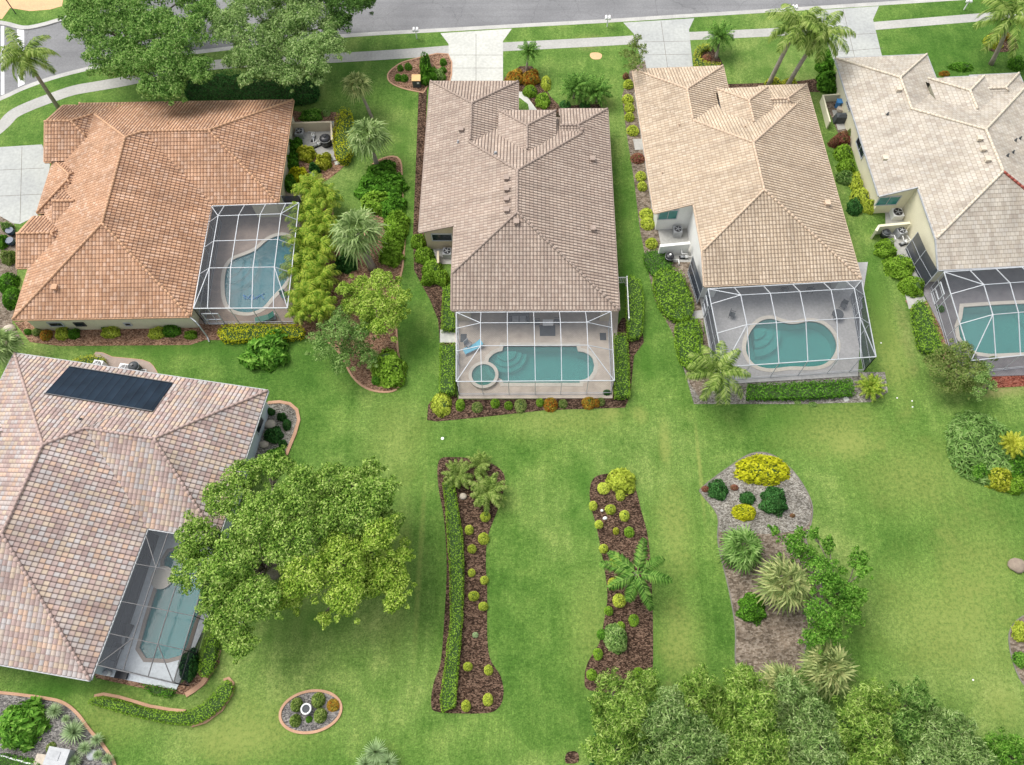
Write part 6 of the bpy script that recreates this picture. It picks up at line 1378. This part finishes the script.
def tank(px, py, r, h, mat, label, name='pool_filter', lid='black'):
    p = at(px, py, h*.8); root = thing(name, label, 'pool filter', (p.x, p.y, 0)); m = MB()
    m.tube([(p.x, p.y, 0), (p.x, p.y, h*.8), (p.x, p.y, h*.95), (p.x, p.y, h)], [r, r, r*.7, r*.3], 18); m.build('tank_body', M[mat], root, True)
    m = MB(); m.tube([(p.x, p.y, h*.72), (p.x, p.y, h*.76)], [r*1.06]*2, 18); m.build('clamp_ring', M['grey'], root)
    m = MB(); m.cyl((p.x, p.y, h), r*.25, .12, 10); m.build('valve', M[lid], root)
    m = MB(); m.tube([(p.x+r, p.y-.1, .3), (p.x+r+.5, p.y-.1, .3), (p.x+r+.5, p.y-.6, .3), (p.x+r+.5, p.y-.6, .05)], .05, 8); m.build('pipe', M['white_plastic'], root)
tank(325, 138, .62, 1.2, 'black', 'big black round tank in the tan walled yard'); tank(670, 256, .45, 1.0, 'black', 'black pool filter below the white low wall of the beige house', lid='white_plastic')
tank(887, 232, .42, .9, 'grey_dark', 'dark pool filter beside the cream low wall of the pale house'); tank(133, 366, .5, 1.1, 'grey_dark', 'dark covered tank above the patchwork roof edge')
def pump(px, py, label, rz=0):
    p = at(px, py, .2); root = thing('pool_pump', label, 'pool pump', (p.x, p.y, 0)); u = Vector((cos(rz), sin(rz), 0)); c = Vector((p.x, p.y, .25))
    m = MB(); m.tube([c-u*.35, c+u*.1], .14, 12); m.build('motor', M['grey'], root, True)
    m = MB(); m.tube([c+u*.1, c+u*.42], .17, 12); m.build('strainer', M['white_plastic'], root, True)
    m = MB(); m.tube([c+u*.42, c+u*.8, c+u*.8+Vector((-u.y, u.x, 0))*.7], .04, 8); m.tube([c+u*.25+Vector((0, 0, .15)), c+u*.25+Vector((0, 0, .5)), c-u*.3+Vector((0, 0, .5)), c-u*.3+Vector((0, .6, .5))], .04, 8); m.build('pipe', M['white_plastic'], root, True)
    m = MB(); m.box((c.x, c.y, .05), (.9, .4, .08), rz); m.build('base', M['black'], root)
pump(317, 145, 'grey pool pump below the big black tank', .6); pump(684, 257, 'white piped pool pump right of the black filter', 0); pump(904, 243, 'white piped pool pump below the grey fan unit', .4); pump(313, 138, 'small pool pump left of the big black tank', 1.5)
# trash bins
def bin_(px, py, mat, label, rz=0):
    p = at(px, py, 1.0); root = thing('wheelie_bin', label, 'bin', (p.x, p.y, 0)); m = MB()
    m.tube([(p.x, p.y, .05), (p.x, p.y, .95)], [.30, .40], 4); m.build('bin_body', M[mat], root)
    m = MB(); m.box((p.x, p.y, 1.0), (.62, .66, .09), rz); m.build('lid', M[mat], root)
    for s in (-1, 1):
        m = MB(); m.tube([(p.x+s*.28-.03, p.y+.3, .12), (p.x+s*.28+.03, p.y+.3, .12)], .11, 12); m.build('wheel', M['black'], root)
bin_(840, 101, 'blue', 'blue bin in the pale walled corner beside the pale roofed house')
p = at(842, 107.5, .6); r_ = thing('stone_pot', 'pale round pot below the blue bin', 'pot', (p.x, p.y, 0)); m = MB(); m.tube([(p.x, p.y, 0), (p.x, p.y, .3), (p.x, p.y, .55)], [.3, .5, .42], 16); m.build('pot_body', M['stone'], r_, True); m = MB(); m.tube([(p.x, p.y, .55), (p.x, p.y, .60)], [.46, .46], 16); m.build('rim', M['stone'], r_)
p = at(842, 116, .8); r_ = thing('covered_grill', 'dark green covered grill on the pad beside the pale roofed house', 'grill', (p.x, p.y, 0))
m = MB(); m.add([(p.x+x, p.y+y, z) for x, y, z in ((-.75, -.4, 0), (.75, -.4, 0), (.75, .4, 0), (-.75, .4, 0), (-.6, -.35, .9), (.6, -.35, .9), (.6, .35, .9), (-.6, .35, .9), (-.35, -.1, 1.15), (.35, -.1, 1.15), (.35, .15, 1.15), (-.35, .15, 1.15))], [(0, 1, 5, 4), (1, 2, 6, 5), (2, 3, 7, 6), (3, 0, 4, 7), (4, 5, 9, 8), (5, 6, 10, 9), (6, 7, 11, 10), (7, 4, 8, 11), (8, 9, 10, 11)]); m.build('cover', M['grey_dark'], r_)
m = MB()
for s in (-1, 1): m.tube([(p.x+s*.6-.03, p.y-.42, .1), (p.x+s*.6+.03, p.y-.42, .1)], .1, 10)
m.build('wheels', M['black'], r_)
# peach topped bin by the driveway bed
p = at(416, 78, 1.1); r_ = thing('storage_box', 'dark box with peach and yellow slanted top in the front bed', 'box', (p.x, p.y, 0))
m = MB(); m.box((p.x, p.y, .5), (.9, .7, 1.0)); m.build('box_body', M['grey_dark'], r_); m = MB(); m.box((p.x, p.y+.05, 1.08), (1.0, .85, .08), 0, .2); m.build('lid', M['orange'], r_)
m = MB(); m.box((p.x+.2, p.y-.37, .7), (.25, .04, .2)); m.build('latch', M['white_plastic'], r_)
# pots
for x, y, lab, mt in ((311, 176, 'glossy black pot beside the tan edge in the palm garden', 'black'), (10, 231, 'dark blue pot by the driveway, upper', 'navy'), (10, 241, 'dark blue pot by the driveway, lower', 'navy')):
    p = at(x, y, .5); r_ = thing('glazed_pot', lab, 'pot', (p.x, p.y, 0)); m = MB(); m.tube([(p.x, p.y, 0), (p.x, p.y, .35), (p.x, p.y, .6)], [.25, .42, .34], 16); m.build('pot_body', M[mt], r_, True)
    m = MB(); m.tube([(p.x, p.y, .6), (p.x, p.y, .66)], [.4, .4], 16); m.build('rim', M[mt], r_)
# mailboxes
for x, y, lab in ((415.5, 30, 'white double mailbox left of the white driveway'), (608, 18, 'white double mailbox above the small bare lawn patch'), (795, 7.5, 'white double mailbox above the twin palms'), (969, 1, 'white double mailbox at the top edge above the pale roofed house')):
    p = at(x, y, 1.2); r_ = thing('mailbox', lab, 'mailbox', (p.x, p.y, 0), 'white mailboxes along the kerb'); m = MB(); m.box((p.x, p.y, .55), (.11, .11, 1.1)); m.box((p.x, p.y, 1.08), (.7, .12, .08)); m.build('post', M['white_plastic'], r_)
    for s in (-1, 1):
        m = MB(); m.tube([(p.x+s*.2, p.y-.26, 1.27), (p.x+s*.2, p.y+.26, 1.27)], .15, 12); b_ = m.build('letter_box', M['white_plastic'], r_, True)
        m = MB(); m.box((p.x+s*.37, p.y+.1, 1.36), (.02, .04, .18)); m.build('flag', M['cap_red'], b_)
# street sign pole at the top left corner
p = at(6, 0, 3.0); q_ = at(16, 14, 0); r_ = thing('street_sign', 'dark street sign pole at the top left corner verge', 'sign', (q_.x, q_.y, 0)); m = MB(); m.tube([(q_.x, q_.y, 0), (q_.x, q_.y, 3.0)], .06, 8); m.build('pole', M['dark_metal'], r_)
m = MB(); m.box((q_.x, q_.y, 2.9), (.9, .03, .22)); m.build('sign_plate', M['green_plastic'], r_); m = MB(); m.box((q_.x, q_.y, 3.1), (.03, .9, .22)); m.build('sign_plate', M['green_plastic'], r_)
# stones, stump, ring
def rock(px, py, rx, h, label, mat='stone', name='stone', cat='stone', seed=1):
    p = at(px, py, h/2); s = mpp(px, py); v, f = core_mesh(1, seed, 14, 8, r=1, lumps=.25); v = v*np.array([rx*s, rx*s*.8, h*.6])+np.array([p.x, p.y, h*.35]); v[:, 2] = np.maximum(v[:, 2], -.02)
    tag(obj(name, v, f, M[mat], None, smooth=True, origin=(p.x, p.y, 0)), label, cat)
rock(1018, 565, 9, .5, 'grey round boulder at the right edge of the lawn', 'wood', 'boulder', seed=4)
rock(9, 328, 6, .5, 'tan boulder off the terracotta roof corner', 'stone', seed=3)
rock(602, 510.5, 1.6, .2, 'upper white stone in the right mulch strip', 'white_plastic'); rock(605, 518, 2.2, .2, 'lower white stone in the right mulch strip', 'white_plastic', seed=2)
rock(627, 582.5, 3.4, .35, 'white stone at the foot of the feather palm in the mulch strip', 'white_plastic', seed=5)
rock(463, 496, 4, .35, 'pale stone between the cycads of the left strip', 'stone', seed=6)
rock(92, 755, 6, .25, 'flat grey stone among the agaves', 'grey', seed=7)
rock(270, 424, 6, .3, 'flat pale stone in the wall side bed, upper', 'stone', seed=8); rock(264, 444, 5, .3, 'flat pale stone in the wall side bed, lower', 'stone', seed=9)
rock(238, 622, 6, .4, 'white stone glimpsed below the large mid green tree', 'white_plastic', seed=11)
for i, (x, y, lab) in enumerate(((333, 159, 'upper stepping stone beside the yellow hedge'), (337, 163, 'lower stepping stone beside the yellow hedge'), (846, 399, 'tilted concrete slab on the gravel before the beige house cage'))):
    p = at(x, y, .05); m = MB(); m.box((p.x, p.y, .05), (.5, .45, .07), .4); tag(m.build('stepping_stone', M['concrete_white'], origin=(p.x, p.y, 0)), lab, 'stone')
for x, y, lab in ((442.5, 438.5, 'small white utility lid on the lawn below the middle house'), (912, 401, 'upper tiny white marker on the right lawn'), (912.5, 407, 'lower tiny white marker on the right lawn'), (881, 343, 'small pale sprinkler disc beside the beige house cage'), (897, 398, 'faint pale sprinkler disc at the lawn below the cycad'), (973, 680, 'small pale yellow disc on the lower right lawn')):
    p = at(x, y); s_ = .14 if x < 500 else .07; m = MB(); m.tube([(p.x, p.y, 0), (p.x, p.y, .035), (p.x, p.y, .045)], [s_, s_, s_*.7], 12); tag(m.build('lawn_marker', M['white_plastic'], origin=(p.x, p.y, 0)), lab, 'lawn marker')
# white ring ornament in the oval bed
p = at(307, 709, .3); r_ = thing('garden_fountain', 'white rimmed round bowl in the middle of the oval bed', 'bird bath', (p.x, p.y, 0)); m = MB(); m.tube([(p.x, p.y, 0), (p.x, p.y, .15), (p.x, p.y, .5)], [.22, .1, .12], 12); m.build('pedestal', M['concrete'], r_, True)
ring = [(p.x+cos(a*2*pi/24)*.36, p.y+sin(a*2*pi/24)*.36, .58) for a in range(25)]; m = MB(); m.tube(ring, .07, 8, False); m.build('rim', M['white_plastic'], r_, True); m = MB(); m.tube([(p.x, p.y, .5), (p.x, p.y, .54)], [.1, .34], 20); m.build('bowl', M['grey_dark'], r_)
# white utility boxes lower left
p = at(57, 757, .9); r_ = thing('utility_box', 'white topped utility box among the agaves at the bottom edge', 'utility box', (p.x, p.y, 0)); m = MB(); m.box((p.x, p.y, .45), (1.5, 1.1, .9), -.15); m.build('housing', M['grey'], r_); m = MB(); m.box((p.x, p.y, .94), (1.65, 1.25, .08), -.15); m.build('lid', M['gutter'], r_); m = MB(); m.box((p.x-.2, p.y+.1, 1.0), (.8, .6, .04), -.15); m.build('vent_plate', M['grey'], r_)
p = at(43, 762, .5); m = MB(); m.box((p.x, p.y, .25), (1.2, .9, .5), -.15); m.box((p.x, p.y, .52), (1.3, 1.0, .05), -.15); tag(m.build('planter_box', M['stone'], origin=(p.x, p.y, 0)), 'low tan block left of the white topped utility box', 'box')
q = [P2(*t_) for t_ in ((-30, 744), (0, 754), (36, 764))]; r_ = thing('garden_rail', 'white low rail crossing the lower left corner', 'rail', (q[1][0], q[1][1], 0)); kerbstrip('rail', q, .1, .5, .6, M['white_plastic'], parent=r_)
for a_ in q: m = MB(); m.box((a_[0], a_[1], .27), (.09, .09, .55)); m.build('post', M['white_plastic'], r_)
# white picket rail beside brown roof
q = [P2(*t_, 1.2) for t_ in ((618, 277.5), (627, 277), (629, 318))]; r_ = thing('picket_fence', 'white slatted fence beside the right eave of the brown roof', 'fence', (q[1][0], q[1][1], 0))
kerbstrip('top_rail', q, .08, 1.12, 1.2, M['white_plastic'], parent=r_); kerbstrip('bottom_rail', q, .06, .2, .28, M['white_plastic'], parent=r_)
for a_ in (q[0], q[1], tuple((Vector(q[1])+Vector(q[2]))/2), q[2]): m = MB(); m.box((a_[0], a_[1], .64), (.12, .12, 1.28)); m.build('post', M['white_plastic'], r_)
m = MB()
for a_, b_ in zip(q[:-1], q[1:]):
    n_ = int((Vector(b_)-Vector(a_)).length/.16)
    for k in range(n_): e = Vector(a_).lerp(Vector(b_), (k+.5)/n_); m.box((e.x, e.y, .66), (.06, .06, .85))
o_ = m.build('slats', M['white_plastic'], r_)
# furniture
def lounge(px, py, rz, mat, label, fr='white_metal'):
    p = at(px, py, .4); root = thing('sun_lounger', label, 'sun lounger', (p.x, p.y, .1)); X = Vector((cos(rz), sin(rz), 0)); Y = Vector((-sin(rz), cos(rz), 0)); o = Vector((p.x, p.y, 0))
    def bx(u0, u1, z0, z1, th, w=.62):
        a = [o+X*u0-Y*w/2+Vector((0, 0, z0)), o+X*u1-Y*w/2+Vector((0, 0, z1)), o+X*u1+Y*w/2+Vector((0, 0, z1)), o+X*u0+Y*w/2+Vector((0, 0, z0))]; dn = Vector((0, 0, -th)); return a+[v+dn for v in a], [(0, 1, 2, 3), (7, 6, 5, 4), (0, 4, 5, 1), (1, 5, 6, 2), (2, 6, 7, 3), (3, 7, 4, 0)]
    m = MB(); m.add(*bx(-.95, .35, .45, .45, .09)); m.build('cushion', M[mat], root); m = MB(); m.add(*bx(.36, .95, .47, .80, .09)); m.build('backrest', M[mat], root)
    m = MB(); m.add(*bx(-1, .98, .345, .345, .05, .7)); m.build('frame', M[fr], root)
    for u in (-.9, .85):
        for s in (-1, 1): m = MB(); c = o+X*u+Y*s*.3; m.box((c.x, c.y, .2), (.05, .05, .2)); m.build('leg', M[fr], root)
def chair(px, py, rz, mat, label, fr='dark_metal', grp=None):
    p = at(px, py, .4); root = thing('patio_chair', label, 'chair', (p.x, p.y, .1), grp); R_ = Matrix.Rotation(rz, 3, 'Z'); o = Vector((p.x, p.y, .1))
    def b(c, d, n_, mm): m = MB(); cc = o+R_ @ Vector(c); m.box(cc, d, rz); m.build(n_, M[mm], root)
    b((0, 0, .42), (.52, .52, .08), 'seat', mat); b((0, .27, .72), (.52, .06, .55), 'backrest', mat)
    for s in (-1, 1):
        b((s*.29, 0, .62), (.05, .5, .04), 'armrest', fr)
        for t_ in (-1, 1): b((s*.24, t_*.22, .2), (.04, .04, .38), 'leg', fr)
def table(px, py, r, mat, label, h=.72, sq=False):
    p = at(px, py, h); root = thing('patio_table', label, 'table', (p.x, p.y, .1)); m = MB()
    if sq: m.box((p.x, p.y, h), (r*2, r*1.3, .05))
    else: m.tube([(p.x, p.y, h-.02), (p.x, p.y, h+.02)], [r, r], 24)
    m.build('tabletop', M[mat], root)
    for a in range(4): m = MB(); m.box((p.x+(1 if a % 2 else -1)*r*.6, p.y+(1 if a // 2 else -1)*r*.45, .1+(h-.1)/2), (.05, .05, h-.14)); m.build('leg', M['dark_metal'], root)
lounge(473, 347.5, .5, 'skyblue', 'sky blue lounger in the middle cage left of the pool'); chair(468, 345, .8, 'grey', 'grey chair behind the sky blue lounger')
table(548, 322.5, .5, 'white_plastic', 'white square table in the middle cage under the roof edge', sq=True)
p = at(547.5, 331, .12); 
for x, y, w_, h_, lab in ((547.5, 330.5, 1.5, 1.2, 'dark rug below the white table in the middle cage'), (463.5, 338, .6, .9, 'small dark mat at the left wall of the middle cage'), (603, 336.5, .6, .8, 'small dark mat at the right wall of the middle cage')):
    p = at(x, y, .12); m = MB(); m.box((p.x, p.y, .12), (w_, h_, .02)); tag(m.build('mat', M['grey_dark'], origin=(p.x, p.y, .1)), lab, 'mat')
chair(537, 323, pi/2, 'grey_dark', 'dark chair left of the white table in the middle cage'); chair(557, 322, -pi/2, 'grey_dark', 'dark chair right of the white table in the middle cage')
p = at(519, 317, .8); m = MB(); r_ = thing('sofa', 'dark sofa with pale cushions in the middle cage under the roof edge', 'sofa', (p.x, p.y, .1)); m.box((p.x, p.y, .32), (2.0, .8, .35)); m.box((p.x, p.y+.35, .6), (2.0, .18, .55)); m.build('frame', M['grey_dark'], r_); m = MB(); m.box((p.x-.35, p.y-.05, .54), (.6, .6, .1)); m.box((p.x+.35, p.y-.05, .54), (.6, .6, .1)); m.build('cushions', M['grey'], r_)
lounge(265, 318, .3, 'green_plastic', 'dark green lounger at the bottom of the kidney pool cage'); chair(284, 296, .5, 'teal_fabric', 'teal chair in the lower right of the kidney pool cage'); chair(205, 292, 2.0, 'grey_dark', 'dark chair left of the kidney pool'); chair(206, 300, 1.0, 'grey_dark', 'dark chair at the lower left of the kidney pool')
p = at(252, 297, 0.04); m = MB()
for k in range(5): m.tube([(p.x-.9+.45*k, p.y+.25*(-1)**k, .03), (p.x-.6+.45*k, p.y-.25*(-1)**k, .04)], .05, 6)
m.tube([(p.x-.9, p.y+.25, .04), (p.x, p.y-.3, .04), (p.x+1.2, p.y+.4, .04)], .04, 6); tag(m.build('pool_hose', M['blue'], origin=(p.x, p.y, 0)), 'blue cleaner hose floating in the kidney pool', 'pool hose')
chair(732, 315, 1.2, 'grey_dark', 'dark chair at the left of the beige house cage'); table(838, 314, .55, 'grey_dark', 'round dark table in the right of the beige house cage')
chair(843, 306, -.5, 'grey_dark', 'dark chair above the round dark table'); chair(784, 290, pi, 'grey_dark', 'dark chair under the beige roof edge, left'); chair(810, 290, pi, 'grey_dark', 'dark chair under the beige roof edge, right')
shrub(941, 308, 4, 4, .7, 'green', 'potted plant inside the left wall of the dark paved cage', 's', name='potted_plant'); shrub(607, 392, 4, 3, .6, 'dark', 'dark potted plant in the lower right of the middle cage', 's', name='potted_plant'); shrub(994, 358, 5, 2.5, .5, 'mixed', 'low plant along the pool edge in the dark paved cage', 's')
lounge(118, 648, 1.3, 'grey', 'grey lounger in the dark framed cage, lower', 'dark_metal'); lounge(124, 636, 1.3, 'grey_dark', 'dark lounger in the dark framed cage, upper', 'dark_metal'); table(142, 552, .7, 'grey_dark', 'round dark table in the top of the dark framed cage'); chair(136, 562, .5, 'grey_dark', 'dark chair below the round table in the dark framed cage')
p = at(106, 673, .7); m = MB(); r_ = thing('filter_canister', 'white canister beside the lower edge of the dark framed cage', 'pool filter', (p.x, p.y, 0)); m.tube([(p.x, p.y, 0), (p.x, p.y, .8)], [.2, .2], 14); m.build('canister', M['white_plastic'], r_, True); m = MB(); m.tube([(p.x, p.y, .8), (p.x, p.y, .88)], [.22, .12], 14); m.build('cap', M['grey'], r_)
for x, y, lab in ((121, 675, 'black meter box before the dark framed cage'),):
    p = at(x, y, .4); m = MB(); m.box((p.x, p.y, .2), (.9, .5, .4), -.15); m.box((p.x, p.y, .42), (.95, .55, .05), -.15); tag(m.build('meter_box', M['black'], origin=(p.x, p.y, 0)), lab, 'box')
# ------------------------------------------------------------------ light
w = bpy.data.worlds.new('World'); SC.world = w; w.use_nodes = True; nt = w.node_tree
bg = nt.nodes['Background']; sky = nt.nodes.new('ShaderNodeTexSky'); sky.sky_type = 'NISHITA'; sky.sun_disc = False
SUN_EL = radians(58); SUN_AZ = radians(-58)      # azimuth from +Y (up in the picture), negative = towards the left
sky.sun_elevation = SUN_EL; sky.sun_rotation = SUN_AZ; sky.dust_density = 3.0; sky.air_density = 1.0
hs = nt.nodes.new('ShaderNodeHueSaturation'); hs.inputs['Saturation'].default_value = .28; hs.inputs['Value'].default_value = 1.0
nt.links.new(sky.outputs[0], hs.inputs['Color']); nt.links.new(hs.outputs[0], bg.inputs[0]); bg.inputs[1].default_value = .15
sl = bpy.data.lights.new('sun', 'SUN'); so_ = bpy.data.objects.new('sun', sl); COL.objects.link(so_)
sl.energy = 1.5; sl.angle = radians(34); sl.color = (1, .965, .90)
d = Vector((sin(SUN_AZ)*cos(SUN_EL), cos(SUN_AZ)*cos(SUN_EL), sin(SUN_EL)))
so_.rotation_euler = d.to_track_quat('Z', 'Y').to_euler()
SC.view_settings.view_transform = 'Standard'; SC.view_settings.look = 'None'; SC.view_settings.gamma = 1; SC.view_settings.use_curve_mapping = False
SC.view_settings.exposure = 0.75
SC.cycles.max_bounces = 6; SC.cycles.transparent_max_bounces = 16; SC.cycles.caustics_refractive = False; SC.cycles.caustics_reflective = False
